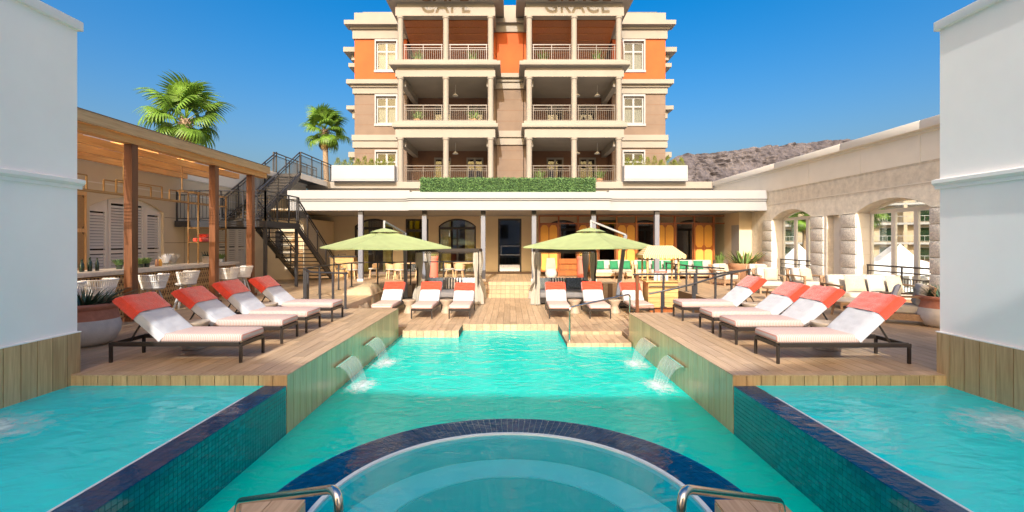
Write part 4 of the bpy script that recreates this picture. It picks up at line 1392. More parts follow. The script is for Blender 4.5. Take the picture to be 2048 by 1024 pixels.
# ================================================================== PARASOLS
def parasol(label, c, mast, rz, tilt, lean):
    t = thing('parasol', label, 'parasol', (mast[0], mast[1], LZ), 0, 'lime green cantilever parasols')
    Tm = Matrix.Translation((c[0] - mast[0], c[1] - mast[1], c[2] - LZ)) @ Matrix.Rotation(tilt, 4, 'Y') @ Matrix.Rotation(rz, 4, 'Z')
    half = 1.75; H = .66; n = 10
    mb = MB(); idx = {}
    for side in range(4):
        Rm = Matrix.Rotation(side * PI / 2, 4, 'Z')
        o = len(mb.v)
        for i in range(n + 1):
            r = half * (.16 + .84 * i / n)
            for k in range(n + 1):
                q = -1 + 2 * k / n
                z = H * (1 - r / half) - .045 * math.sin(PI * (r / half)) * (1 - q * q) - .0
                if i == n: z -= .03 * (1 - q * q) * 0
                mb.v.append(tuple(Tm @ Rm @ Vector((r, q * r, z + .035 * abs(q) * (r / half)))))
        for i in range(n):
            for k in range(n):
                a = o + i * (n + 1) + k; mb.f.append((a, a + 1, a + n + 2, a + n + 1))
        # short valance hem
        h = len(mb.v)
        for k in range(n + 1):
            q = -1 + 2 * k / n
            p = Rm @ Vector((half, q * half, .035 * abs(q)))
            mb.v.append(tuple(Tm @ p)); mb.v.append(tuple(Tm @ (p + Vector((0, 0, -.05)))))
        for k in range(n): mb.f.append((h + 2 * k, h + 2 * k + 1, h + 2 * k + 3, h + 2 * k + 2))
    cn = mb.build('canopy', M_lime, t)
    for p in cn.data.polygons: p.use_smooth = True
    cn.data.set_sharp_from_angle(angle=R(20))
    v = MB()
    for side in range(4):
        Rm = Matrix.Rotation(side * PI / 2, 4, 'Z'); r0, r1 = .02, .40
        o = len(v.v)
        for r, z in ((r0, H + .06), (.22, H - .0), (r1, H - .085)):
            for q in (-1, 0, 1): v.v.append(tuple(Tm @ Rm @ Vector((r, q * r, z + (.012 if q == 0 and r > .3 else 0)))))
        for i in range(2):
            for k in range(2):
                a = o + i * 3 + k; v.f.append((a, a + 1, a + 4, a + 3))
    v.build('vent_cap', M_lime, cn)
    ribs = MB()
    for side in range(4):
        Rm = Matrix.Rotation(side * PI / 2 + PI / 4, 4, 'Z')
        ribs.bar(Tm @ Rm @ Vector((.05, 0, H - .06)), Tm @ Rm @ Vector((half * 1.38, 0, .0)), .03)
    ribs.build('ribs', M_steel, t)
    top = Vector((lean[0], lean[1], lean[2] - LZ))
    MB().bar((0, 0, .08), top, .13, .09).build('mast', M_post, t)
    hub = Tm @ Vector((0, 0, H + .30))
    ar = MB().bar(top, hub, .08, .06); ar.bar(hub + Vector((0, 0, .04)), Tm @ Vector((0, 0, H - .1)), .06)
    ar.build('arm', M_white2, t)
    B(-.45, .45, -.45, .45, 0, .09).build('base_plate', M_black, t, bevel=.01)
    return t
parasol('lime parasol on the left, its canopy in front of the dining tables', (-4.55, 17.2, 1.56), (-4.25, 19.4), R(38), R(0), (-.05, 0, 2.15))
parasol('lime parasol on the right, its white arm showing beside the yellow cart', (2.93, 17.2, 1.58), (3.95, 17.6), R(52), R(0), (.35, .1, 2.05))

# ================================================================== DAYBED CABANAS
def cabana(label, x0, x1, y0, y1, pil):
    t = thing('cabana', label, 'daybed', ((x0 + x1) / 2, (y0 + y1) / 2, LZ), 0, 'curtained daybeds beside the steps')
    w = (x1 - x0) / 2; d = (y1 - y0) / 2; H = 2.08
    for sx in (-1, 1):
        for sy in (-1, 1):
            B(sx * w - .035, sx * w + .035, sy * d - .035, sy * d + .035, 0, H).build('post', M_bronze, t)
    f = MB()
    for sy in (-1, 1):
        f.bar((-w, sy * d, H - .02), (w, sy * d, H - .02), .05, .09)
        for k in range(28):   # woven valance
            x = -w + 2 * w * k / 28; f.bar((x, sy * d, H - .06), (x + 2 * w / 28, sy * d, H - .14), .02); f.bar((x, sy * d, H - .14), (x + 2 * w / 28, sy * d, H - .06), .02)
    for sx in (-1, 1): f.bar((sx * w, -d, H - .02), (sx * w, d, H - .02), .05, .09)
    for k in range(14):
        y = -d + 2 * d * (k + .5) / 14; f.bar((-w, y, H), (w, y, H), .03, .02)
    f.build('canopy_frame', M_bronze, t)
    B(-w + .06, w - .06, -d + .15, d - .06, .06, .26).build('bed_base', M_bronze, t)
    B(-w + .07, w - .07, -d + .12, d - .08, .26, .46).build('seat_cushion', M_cushg, t, bevel=.05)
    B(-w + .07, w - .07, d - .30, d - .09, .46, .82).build('back_cushion', M_cushg, t, bevel=.05)
    B(-w + .07, w - .07, d - .085, d - .03, .3, .9).build('striped_back', M_zebra_s, t, bevel=.02)
    for sx in (-1, 1):
        for sy in (-1, 1):
            c = MB(); n = 26
            rows = [(H - .1, .11), (1.6, .12), (1.05, .07), (.95, .06), (.85, .08), (.4, .13), (.03, .15)]
            cx, cy = sx * (w - .06), sy * (d - .02)
            off = sx * .16
            o = len(c.v)
            for z, r in rows:
                for k in range(n):
                    a = 2 * PI * k / n; rr = r * (1 + .22 * math.sin(k * 3.1))
                    c.v.append((cx + rr * math.cos(a) * 1.1 + (off * .55 if z < .5 else 0), cy + rr * math.sin(a) * .6, z))
            for i in range(len(rows) - 1):
                for k in range(n):
                    a = o + i * n + k; b = o + i * n + (k + 1) % n; c.f.append((a, b, b + n, a + n))
            c.build('curtain', M_curt, t, smooth=True)
    return t
cl = cabana('dark framed daybed with tied cream curtains left of the central steps', -3.5, -1.2, 18.0, 19.9, 0)
cr = cabana('dark framed daybed with tied cream curtains right of the central steps', .98, 3.2, 17.9, 19.8, 0)
def pillow(label, loc, w, h, m, rz=0, lean=18, group=None, th=.15):
    mb = MB(); n = 9
    for sgn in (-1, 1):
        o = len(mb.v)
        for i in range(n + 1):
            for k in range(n + 1):
                u = -1 + 2 * i / n; v = -1 + 2 * k / n
                puff = th / 2 * ((1 - u ** 4) * (1 - v ** 4)) ** .6
                sx = 1 - .06 * (1 - v * v) * abs(u); sz = 1 - .06 * (1 - u * u) * abs(v)
                mb.v.append((u * w / 2 * sx, sgn * puff, h / 2 + v * h / 2 * sz))
        for i in range(n):
            for k in range(n):
                a = o + i * (n + 1) + k; mb.f.append((a, a + 1, a + n + 2, a + n + 1))
    o = mb.build('pillow', m, smooth=True)
    o.location = loc; o.rotation_euler = (R(-lean), 0, rz)
    return tag(o, label, 'pillow', group)
GPc = 'pillows on the daybeds'
for lb, x, m in (('blue leaf patterned pillow at left on the left daybed', -3.05, M_bluep), ('striped black and white pillow on the left daybed', -2.3, M_zebra), ('blue leaf patterned pillow at right on the left daybed', -1.65, M_bluep)):
    pillow(lb, (x, 19.42, LZ + .45), .62, .48, m, 0, 14, GPc)
for lb, x, m in (('pale leaf patterned pillow on the right daybed', 1.35, M_bluep), ('black and white striped pillow on the right daybed', 1.95, M_zebra), ('dark navy patterned pillow on the right daybed', 2.6, M_navy)):
    pillow(lb, (x, 19.32, LZ + .45), .62, .48, m, 0, 14, GPc)

# covered furniture left of the loungers
def tarp(label, loc, sx, sy, sz, seed):
    rnd = random.Random(seed); mb = MB(); n = 18; 
    for i in range(n + 1):
        for k in range(n + 1):
            u = -1 + 2 * i / n; v = -1 + 2 * k / n
            e = max(abs(u), abs(v))
            z = sz * (1 if e < .72 else max(0, (1 - (e - .72) / .28) ** .8)) * (.82 + .18 * math.sin(u * 2.2 + seed) * math.cos(v * 1.7)) 
            fold = .03 * math.sin(9 * math.atan2(v, u) + seed) * (e > .6)
            mb.v.append((u * sx * (1 + fold), v * sy * (1 + fold), max(0, z + rnd.uniform(-.012, .012))))
    for i in range(n):
        for k in range(n):
            a = i * (n + 1) + k; mb.f.append((a, a + 1, a + n + 2, a + n + 1))
    o = mb.build('covered_furniture', M_tarp, smooth=True); o.location = loc; o.data.set_sharp_from_angle(angle=R(60))
    return tag(o, label, 'furniture cover', 'furniture under tan covers')
tarp('low furniture under a tan cover behind the leftmost sunken deck lounger', (-5.15, 16.6, LZ), .62, .9, .95, 1)
tarp('low rounded furniture under a tan cover beside the leftmost sunken deck lounger', (-4.95, 14.9, LZ), .5, .6, .62, 4)
B(-6.2, -4.55, 12.82, 17.6, LZ - .3, LZ).build('ramp_floor', M_deckfar)['kind'] = 'structure'

# ================================================================== RAILINGS
def railing(label, pts, h, posts, m=None, r=.024, wire=None, lower=0, name='railing'):
    t = thing(name, label, 'railing', pts[0])
    o = Vector(pts[0])
    MB().tube(rounded_path([Vector(p) + Vector((0, 0, h)) - o for p in pts], .3), r, 8).build('handrail', m or M_metal, t, smooth=True)
    for p in posts:
        q = Vector(p) - o
        pm = MB().bar(q, q + Vector((0, 0, h - .02)), .05, .05); pm.box(q.x - .07, q.x + .07, q.y - .07, q.y + .07, q.z, q.z + .015)
        pm.build('post', m or M_metal, t)
    return t
railing('black railing round the ramp beside the farthest left lounger', [(-6.55, 15.1, 0), (-5.5, 13.1, 0), (-4.35, 12.72, 0)], .95,
        [(-6.5, 15.0, 0), (-6.1, 14.2, 0), (-5.7, 13.4, 0), (-5.2, 13.0, 0), (-4.75, 12.75, 0), (-4.4, 12.7, 0)])
railing('long black railing along the terrace edge behind the left daybed', [(-6.6, 15.3, 0), (-6.3, 18.9, 0), (-1.35, 20.5, 0)], .95,
        [(-6.5, 16.2, 0), (-6.35, 17.6, 0), (-6.3, 18.9, 0), (-5.35, 19.2, 0), (-4.1, 19.6, 0), (-2.8, 20.0, 0), (-1.5, 20.45, 0)])
railing('black terrace railing above the ramp beside the farthest right lounger', [(3.35, 12.95, 0), (5.7, 13.2, 0), (7.8, 15.4, 0)], .90,
        [(4.2, 13.0, 0), (5.1, 13.12, 0), (5.75, 13.3, 0), (6.6, 14.15, 0), (7.7, 15.3, 0)])
t = railing('short black terrace railing behind the yellow cart', [(6.35, 19.4, 0), (6.35, 16.6, 0), (6.9, 15.3, 0)], .93, [(6.35, 19.3, 0), (6.35, 18.2, 0), (6.35, 17.1, 0), (6.4, 16.3, 0)])
t = thing('ramp_handrail', 'dark curved handrail rising along the ramp in front of the cart', 'railing', (3.8, 12.98, LZ))
MB().tube(rounded_path([(0, 0, .97), (.9, 0, 1.15), (2.1, .25, 1.46), (3.6, 1.9, 1.5)], .5), .026, 8).build('handrail', M_metal, t, smooth=True)
for x, z in ((.35, 1.02), (1.2, 1.2)): MB().bar((x, 0, .1), (x, 0, z), .05).build('post', M_metal, t)
o = B(3.44, 3.52, 12.96, 13.04, LZ, .88).build('marker_post', M_postw); tag(o, 'red brown square post at the end of the right ramp railing', 'post')

# stainless pool rails
t = thing('pool_handrail', 'stainless steel handrail at the pool entry platform', 'handrail', (1.49, 11.85, -.685))
MB().tube(rounded_path([(0, 0, 0), (0, 0, .84), (1.78, 1.1, 1.05), (1.78, 1.1, .1)], .1), .024, 10).build('tube', M_steel, t, smooth=True)
for x, y in ((0, 0), (1.78, 1.1)): MB().lathe([(.05, 0), (.05, .012), (.03, .02)], 14, (x, y, 0 if x == 0 else .087)).build('flange', M_steel, t, smooth=True)
for s in (-1, 1):
    lb = 'left' if s < 0 else 'right'
    blk = B(s * 1.91, s * 2.50, 2.2, 4.40, -1.4, -.615).build('spa_step', M_joint); struct(blk)
    planks(blk, min(s * 1.9, s * 2.51), max(s * 1.9, s * 2.51), 2.2, 4.42, -.60, M_plank, 'plank', w=.305, ln=2.4)
    cladding(blk, 'X', min(s * 1.91, s * 2.5), max(s * 1.91, s * 2.5), 4.4, 1, -1.2, -.615, M_clad, w=.2)
    cladding(blk, 'Y', 2.2, 4.4, s * 1.91, -s, -1.2, -.615, M_clad, w=.2)
    t = thing('spa_handrail', 'bent stainless steel handrail at bottom %s beside the round spa' % lb, 'handrail', (s * 2.15, 3.75, -.6), 0, 'stainless rails beside the spa')
    pth = [(0, 0, 0), (0, 0, .35), (-s * 1.25, -1.25, 1.10), (-s * 1.25, -1.25, -.6)]
    MB().tube(rounded_path(pth, .12, 7), .025, 14).build('tube', M_steel, t, smooth=True)
    MB().lathe([(.055, 0), (.055, .012), (.03, .02)], 16, (0, 0, 0)).build('flange', M_steel, t, smooth=True)

# ================================================================== WATERFALLS
def fall(label, s, y0, y1, zl):
    t = thing('water_spout', label, 'water feature', (s * 3.0, (y0 + y1) / 2, zl), 0, 'sheets of water falling from the deck sides')
    h = (y1 - y0) / 2
    B(0, -s * .045, -h - .02, h + .02, -.012, .012).build('spout_lip', M_steel, t)
    mb = MB(); n = 14; m = 30
    for i in range(n + 1):
        tt = i / n
        z = -tt ** 1.7 * (zl - WZ); x = -s * (.04 + .30 * tt ** .75)
        for k in range(m + 1):
            q = -1 + 2 * k / m
            mb.v.append((x - s * .012 * math.sin(k * 1.3 + i * .2) * tt, q * h * (1 - .10 * tt), z + .004))
    for i in range(n):
        for k in range(m):
            a = i * (m + 1) + k; mb.f.append((a, a + 1, a + m + 2, a + m + 1))
    mb.build('water_sheet', M_fall, t, smooth=True)
    f = MB(); n = 26
    f.v.append((-s * .36, 0, WZ - zl + .008))
    for k in range(n):
        a = 2 * PI * k / n; r = 1 + .25 * math.sin(k * 2.3)
        f.v.append((-s * .36 + .42 * r * math.cos(a), (h + .30) * r * math.sin(a), WZ - zl + .006))
    for k in range(n): f.f.append((0, 1 + k, 1 + (k + 1) % n))
    f.build('foam', M_foaml if s < 0 else M_foamr, t, up=True)
fall('near left sheet of water falling into the pool', -1, 8.1, 8.88, -.34); fall('far left sheet of water falling into the pool', -1, 9.72, 10.5, -.32)
fall('near right sheet of water falling into the pool', 1, 8.1, 8.9, -.34); fall('far right sheet of water falling into the pool', 1, 9.6, 10.45, -.32)
for s, x, y in ((-1, -5.45, 4.85), (1, 5.4, 5.0)):
    f = MB(); n = 30; f.v.append((0, 0, 0.05))
    for rg, (rr, zz) in enumerate(((.2, .03), (.5, .010), (1.0, .004))):
        for k in range(n):
            a = 2 * PI * k / n; r = rr * (1 + .25 * math.sin(k * 2.7 + rg))
            f.v.append((r * math.cos(a) * 1.25, r * math.sin(a), zz))
    for k in range(n): f.f.append((0, 1 + k, 1 + (k + 1) % n))
    for rg in range(2):
        for k in range(n):
            a = 1 + rg * n + k; b = 1 + rg * n + (k + 1) % n; f.f.append((a, a + n, b + n, b))
    o = f.build('pool_jet', M_jet, up=True, smooth=True); o.location = (x, y, SZ + .01)
    tag(o, 'white bubbling water jet in the %s side pool' % ('left' if s < 0 else 'right'), 'water jet', 'bubbling jets in the side pools')

# ================================================================== PERGOLA
pg = thing('pergola', 'timber pergola with slatted roof over the poolside bar', 'pergola', (-8.6, 12, 0))
def Q(mb):
    mb.v = [(x + 8.6, y - 12, z) for x, y, z in mb.v]; return mb
Y0, Y1 = 2.4, 16.6
Q(B(-8.44, -8.38, Y0, Y1, 4.16, 4.39)).build('fascia', M_fascia, pg)
Q(B(-8.43, -8.37, Y0, Y1, 4.39, 4.405)).build('flashing', M_brown, pg)
Q(B(-8.72, -8.48, Y0, Y1 - .02, 4.0, 4.17)).build('beam', M_pergola, pg)
for x in (-9.5, -10.4, -11.3): Q(B(x - .07, x + .07, Y0, Y1 - .05, 3.98, 4.15)).build('rafter', M_pergola, pg)
k = 0; y = Y0 + .1
while y < Y1:
    Q(B(-11.5, -8.46, y - .045, y + .045, 4.24, 4.30)).build('joist', M_pergola, pg); y += 2.37
# slatted panels: groups of slats alternate in direction
sl = MB(); yy = Y0 + .15; pi_ = 0
while yy < Y1 - .3:
    for j, (xa, xb) in enumerate(((-11.45, -10.45), (-10.42, -9.52), (-9.48, -8.5))):
        L = .78
        if (pi_ + 2 * j) % 5 == 3: continue
        if (pi_ + j) % 2 == 0:
            for q in range(6): sl.box(xa, xb, yy + q * L / 6, yy + q * L / 6 + .042, 4.31, 4.33)
        else:
            nn = 6
            for q in range(nn): sl.box(xa + (xb - xa) * q / nn, xa + (xb - xa) * q / nn + .05, yy, yy + L - .03, 4.31, 4.33)
    yy += .79; pi_ += 1
Q(sl).build('roof_slats', M_pergola, pg, kind='stuff')
for yp in (4.4, 7.6, 10.78, 13.8, 15.75):
    p = Q(B(-8.69, -8.51, yp - .09, yp + .09, 0, 4.0)).build('post', M_postw, pg)
    Q(B(-8.74, -8.46, yp - .14, yp + .14, 0, .09)).build('post_foot', M_postw, p)

# ================================================================== BAR
bar = thing('bar_counter', 'long poolside bar with stone top and timber lattice front under the pergola', 'bar counter', (-9.15, 12, 0))
def Q2(mb):
    mb.v = [(x + 9.15, y - 12, z) for x, y, z in mb.v]; return mb
Q2(B(-9.95, -9.08, 7.6, 15.95, 1.03, 1.13)).build('top', M_stonetop, bar, bevel=.008)
Q2(B(-9.8, -9.27, 7.7, 15.85, .0, 1.03)).build('carcass', M_postw, bar)
la = MB()
yy = 7.7; 
for r in range(5):
    z0 = .06 + r * .19; z1 = z0 + .17
    n = 84
    for k in range(n):
        ya = 7.7 + (15.85 - 7.7) * k / n; yb = 7.7 + (15.85 - 7.7) * (k + 1) / n
        la.bar((-9.2, ya, z0), (-9.2, (ya + yb) / 2, z1), .03, .014, (1, 0, 0)); la.bar((-9.2, (ya + yb) / 2, z1), (-9.2, yb, z0), .03, .014, (1, 0, 0))
    la.box(-9.22, -9.18, 7.7, 15.85, z1, z1 + .014)
la.box(-9.22, -9.17, 7.7, 15.85, .0, .05)
Q2(la).build('lattice', M_lattice, bar, kind='stuff')
for yp in (7.72, 9.75, 11.8, 13.85, 15.84): Q2(B(-9.24, -9.16, yp - .03, yp + .03, 0, 1.03)).build('stile', M_lattice, bar)
# hanging bronze shelf frame over the bar
hs_ = thing('bar_shelf', 'thin bronze tube shelf frame hanging above the bar', 'shelf', (-9.6, 12, 0))
def Q3(mb):
    mb.v = [(x + 9.6, y - 12, z) for x, y, z in mb.v]; return mb
h = MB()
for x in (-9.75, -9.45):
    h.bar((x, 7.8, 2.96), (x, 15.85, 2.96), .03); h.bar((x, 8.6, 3.28), (x, 10.6, 3.28), .03); h.bar((x, 11.4, 3.28), (x, 12.9, 3.28), .03); h.bar((x, 13.6, 3.28), (x, 15.85, 3.28), .03)
    for y in (8.6, 10.6, 11.4, 12.0, 12.9, 13.6, 14.4): h.bar((x, y, 2.96), (x, y, 3.28), .03)
    for y in (14.4, 15.8): h.bar((x, y, 1.13), (x, y, 3.28), .035)
for z in (2.2, 2.96, 3.28):
    for y in (14.4, 15.8): h.bar((-9.75, y, z), (-9.45, y, z), .03)
for y in (9.2, 11.8, 13.9):
    h.bar((-9.6, y, 3.28), (-9.6, y, 4.0), .025); h.bar((-9.75, y, 3.28), (-9.45, y, 3.28), .03)
Q3(h).build('frame', M_bronze2, hs_)
for z in (1.76, 2.2): Q3(B(-9.77, -9.43, 14.38, 15.82, z, z + .03)).build('shelf_board', M_bronze2, hs_)
GB = 'red towels folded on the bar shelf'
for i, (y, z, lb) in enumerate(((14.75, 1.79, 'folded red towel at lower left of the bar shelf pile'), (15.15, 1.79, 'folded red towel at lower right of the bar shelf pile'), (14.95, 1.92, 'folded red towel on top of the bar shelf pile'))):
    o = B(-.15, .15, -.19, .19, 0, .12).build('folded_towel', M_red, bevel=.045, seg=3); o.location = (-9.6, y, z); tag(o, lb, 'towel', GB)

# bar stools
def stool():
    t = thing('bar_stool', 'x', 'bar stool', (0, 0, 0), 0, 'white rope bar stools at the bar')
    # basket back around the seat, open towards +X? back is towards +X (pool side)
    n = 30; ro = MB()
    for k in range(n + 1):
        a = R(-115) + R(230) * k / n
        p0 = (.23 * math.cos(a), .24 * math.sin(a), .70); p1 = (.31 * math.cos(a), .33 * math.sin(a), 1.0)
        ro.bar(p0, p1, .028, .01)
    for rr, z in (((.23, .24), .70), ((.27, .285), .85), ((.31, .33), 1.0)):
        pts = [(rr[0] * math.cos(R(-115) + R(230) * k / 20), rr[1] * math.sin(R(-115) + R(230) * k / 20), z) for k in range(21)]
        ro.tube(pts, .016, 6)
    ro.build('rope_back', M_rope, t)
    MB().lathe([(.0, .64), (.22, .65), (.245, .68), (.22, .71), (.0, .715)], 22).build('seat', M_cush, t, smooth=True)
    for sx in (-1, 1):
        for sy in (-1, 1): MB().bar((sx * .07, sy * .07, .65), (sx * .23, sy * .23, 0), .045, .03).build('leg', M_lamp, t)
    f = MB()
    for a, b in (((-1, -1), (1, -1)), ((1, -1), (1, 1)), ((1, 1), (-1, 1)), ((-1, 1), (-1, -1))): f.bar((a[0] * .175, a[1] * .175, .22), (b[0] * .175, b[1] * .175, .22), .02)
    f.build('foot_rest', M_steel, t)
    return t
s0 = stool(); s0['label'] = 'white rope bar stool nearest the wing wall, mostly hidden'; s0.location = (-8.6, 9.15, 0)
for lb, y, rz in (('white rope bar stool behind the big plant pot', 9.95, 8), ('white rope bar stool just right of the nearest pergola post', 11.45, -5), ('white rope bar stool third along from the plant pot', 12.6, 20),
              ('white rope bar stool just right of the second pergola post', 14.35, -8), ('farthest white rope bar stool by the third pergola post', 15.1, 12)):
    dup(s0, lb, (-8.6 if y < 13 else -8.52, y, 0), R(rz))

# things on the bar
GBt = 'bottles lined up on the bar'
bp_ = [(.0, 0), (.036, 0), (.038, .02), (.038, .18), (.014, .24), (.013, .30), (.016, .31), (.0, .31)]
b0 = None
for i in range(6):
    y = 10.35 + i * .10; x = -9.5 + (.07 if i % 2 else 0)
    if b0 is None:
        b0 = MB().lathe(bp_, 12).build('bottle', M_bottle, smooth=True); o = b0
    else:
        o = b0.copy(); COL.objects.link(o)
    o.location = (x, y, 1.13); o.scale = (1, 1, random.uniform(.85, 1.05))
    tag(o, '%s dark bottle from the left in the cluster on the bar' % ('first', 'second', 'third', 'fourth', 'fifth', 'sixth')[i], 'bottle', GBt)
def tuft(n, r, h, m, lean=.5, w=.03, z0=0, curve=.3, seed=1, flat=False):
    rnd = random.Random(seed); mb = MB()
    for i in range(n):
        a = rnd.uniform(0, 2 * PI); rr = r * math.sqrt(rnd.random()) * .5; L = h * rnd.uniform(.6, 1.0); ln = lean * rnd.uniform(.2, 1)
        bx, by = rr * math.cos(a), rr * math.sin(a); dx, dy = math.cos(a), math.sin(a); px, py = -dy, dx
        pts = []
        for k in range(5):
            t = k / 4; hor = r * ln * (t + curve * t * t); z = L * (t - .35 * curve * ln * t * t)
            wd = w * (1 - t) ** .7 * (.6 + .4 * t if k == 0 else 1)
            pts.append(((bx + dx * hor + px * wd, by + dy * hor + py * wd, z0 + z), (bx + dx * hor - px * wd, by + dy * hor - py * wd, z0 + z)))
        o = len(mb.v)
        for p, q in pts: mb.v += [p, q]
        for k in range(4): mb.f.append((o + 2 * k, o + 2 * k + 1, o + 2 * k + 3, o + 2 * k + 2))
    return mb
def herb(label, y, m, potm, h=.2, x=-9.5, seed=1, w=.02):
    t = thing('potted_plant', label, 'plant', (x, y, 1.13), 0, 'small plants on the bar')
    MB().lathe([(.0, 0), (.06, 0), (.075, .1), (.07, .1), (.0, .09)], 14).build('pot', potm, t, smooth=True)
    tuft(90, .12, h, m, 1.0, w, .08, .4, seed).build('foliage', m, t)
herb('dark leafy potted herb on the bar left of the shutters', 11.55, M_hedge, M_bottle, .2, seed=2); herb('first of two leafy herb pots beside the nearest pergola post', 12.22, M_agave, M_bottle, .2, seed=3)
herb('second of two leafy herb pots beside the nearest pergola post', 12.42, M_agave, M_bottle, .2, seed=4)
herb('green plant in a pale bowl at the far end of the bar', 15.6, M_agave, M_lamp, .24, seed=5)
herb('pale flowers in a small vase on the bar', 13.1, M_tent, M_glass, .3, seed=6); herb('pink flowers in a small vase on the bar', 13.4, M_curt, M_glass, .3, seed=7)
for y, m, lb in ((12.78, M_terra2, 'small orange jar on the bar'), (12.9, M_cane, 'small yellow jar on the bar')):
    o = MB().lathe([(.0, 0), (.04, 0), (.04, .13), (.03, .15), (.03, .19), (.0, .19)], 12).build('jar', m, smooth=True); o.location = (-9.5, y, 1.13); tag(o, lb, 'jar', 'small jars on the bar')
t = thing('ice_bucket', 'steel ice bucket on the bar under the red towels', 'ice bucket', (-9.5, 14.9, 1.13))
MB().lathe([(.0, 0), (.11, 0), (.17, .2), (.18, .21), (.165, .21), (.1, .03), (.0, .03)], 22).build('bowl', M_steel, t, smooth=True)
for k, lb in enumerate(('dark bottle leaning left in the ice bucket', 'dark bottle leaning in the middle of the ice bucket', 'dark bottle leaning right in the ice bucket')):
    o = b0.copy(); COL.objects.link(o); o.location = (-9.5, 14.83 + .07 * k, 1.2); o.rotation_euler = (R(25), R(-8 + 8 * k), 0); o.scale = (1, 1, 1); tag(o, lb, 'bottle', 'bottles in the ice bucket')

# large two tone pots
def big_pot(label, loc, seed, s=1.0):
    t = thing('plant_pot', label, 'potted plant', loc, 0, 'large two tone planters')
    MB().lathe([(.0, 0), (.30, 0), (.42, .08), (.49, .22), (.50, .34), (.47, .45)], 36).build('whitewashed_body', M_potw, t, smooth=True)
    MB().lathe([(.471, .45), (.44, .60), (.44, .62), (.49, .66), (.50, .70), (.47, .73), (.40, .72), (.39, .6)], 36).build('terracotta_neck', M_terra, t, smooth=True)
    tuft(160, .55, .42, M_agaved, 1.0, .022, .62, .7, seed).build('foliage', M_agaved, t)
    if s != 1: t.scale = (s, s, s)
    return t
big_pot('big whitewashed and terracotta pot with dark succulents beside the left wing wall', (-7.42, 8.3, 0), 11)
big_pot('whitewashed and terracotta pot with succulents at the edge of the right wing wall', (9.15, 10.05, 0), 12, .9)
# ================================================================== STEEL STAIR
stt = thing('steel_stair', 'black steel staircase with landing and slatted railings at back left', 'staircase', (-10, 19, 0))
def Q4(mb):
    mb.v = [(x + 10, y - 19, z) for x, y, z in mb.v]; return mb
ZL = 2.50; ZT = 5.15
# landing
Q4(B(-11.55, -8.45, 16.4, 19.0, ZL - .05, ZL)).build('landing', M_metal, stt)
f = MB(); f.box(-11.55, -8.4, 16.35, 16.43, ZL - .2, ZL + .012); f.box(-8.48, -8.4, 16.43, 19.0, ZL - .2, ZL + .012); f.box(-11.55, -8.5, 18.95, 19.02, ZL - .2, ZL - .06)
Q4(f).build('landing_beam', M_metal, stt)
def flight(x0, x1, ya, za, yb, zb, n):
    for x in (x0, x1):
        Q4(MB().prism([(ya, za), (ya, za - .26), (yb, zb - .26), (yb, zb)], lambda u, w, tt: (tt, u, w), x - .03, x + .03)).build('stringer', M_metal, stt)
    for k in range(n):
        t = (k + .5) / n; y = ya + (yb - ya) * t; z = za + (zb - za) * t - .06
        Q4(B(x0 + .03, x1 - .03, y - .15, y + .15, z - .035, z)).build('tread', M_metal if za > zb else M_rail, stt)
flight(-10.15, -8.52, 19.0, ZL, 23.0, 0.0, 14)
flight(-11.5, -10.35, 19.0, ZL, 23.4, ZT, 15)
Q4(B(-11.7, -10.32, 23.4, 28.6, ZT - .16, ZT)).build('walkway', M_metal, stt)
Q4(B(-10.34, -10.28, 23.4, 28.6, ZT - .26, ZT + .02)).build('walkway_beam', M_smooth, stt)
def stair_rail(a, b, h=1.05, step=.125, posts=3):
    a = Vector(a); b = Vector(b); r = MB(); up = Vector((0, 0, 1))
    r.bar(a + up * h, b + up * h, .045); r.bar(a + up * (h - .14), b + up * (h - .14), .03); r.bar(a + up * .1, b + up * .1, .03)
    L = (b - a).length; n = int(L / step)
    for k in range(n + 1):
        p = a + (b - a) * (k / n); r.bar(p + up * .1, p + up * (h - .14), .014)
    for k in range(posts + 1):
        p = a + (b - a) * (k / posts); r.bar(p - up * .1, p + up * h, .045)
    Q4(r).build('railing', M_metal, stt)
stair_rail((-11.5, 16.4, ZL), (-8.45, 16.4, ZL), posts=4)
stair_rail((-8.45, 16.4, ZL), (-8.45, 19.0, ZL))
stair_rail((-8.52, 19.0, ZL), (-8.52, 23.0, 0), posts=4)
stair_rail((-10.15, 19.0, ZL), (-10.15, 23.0, 0), posts=4)
stair_rail((-11.5, 19.0, ZL), (-11.5, 23.4, ZT), posts=4)
stair_rail((-10.35, 19.0, ZL), (-10.35, 23.4, ZT), posts=4)
stair_rail((-10.31, 23.4, ZT), (-10.31, 28.6, ZT), posts=4)
stair_rail((-11.66, 23.4, ZT), (-11.66, 28.6, ZT), posts=4)
for x, y in ((-8.5, 16.5), (-8.5, 18.9)): Q4(B(x - .05, x + .05, y - .05, y + .05, 0, ZL - .2)).build('support', M_metal, stt)
# service walls and door under the stair
sw = thing('service_room', 'cream service room with timber door below the stair landing', 'building', (-11, 22.6, 0))
for nm, m_, bx in (('wall', M_cream, (-.55, 1.2, .0, 3.85, 0, 2.9)), ('door', M_lightw, (.62, 1.14, -.03, .0, .02, 2.1)), ('window', M_dark, (-.15, .2, -.02, .0, 1.0, 2.3))):
    B(*bx).build(nm, m_, sw)

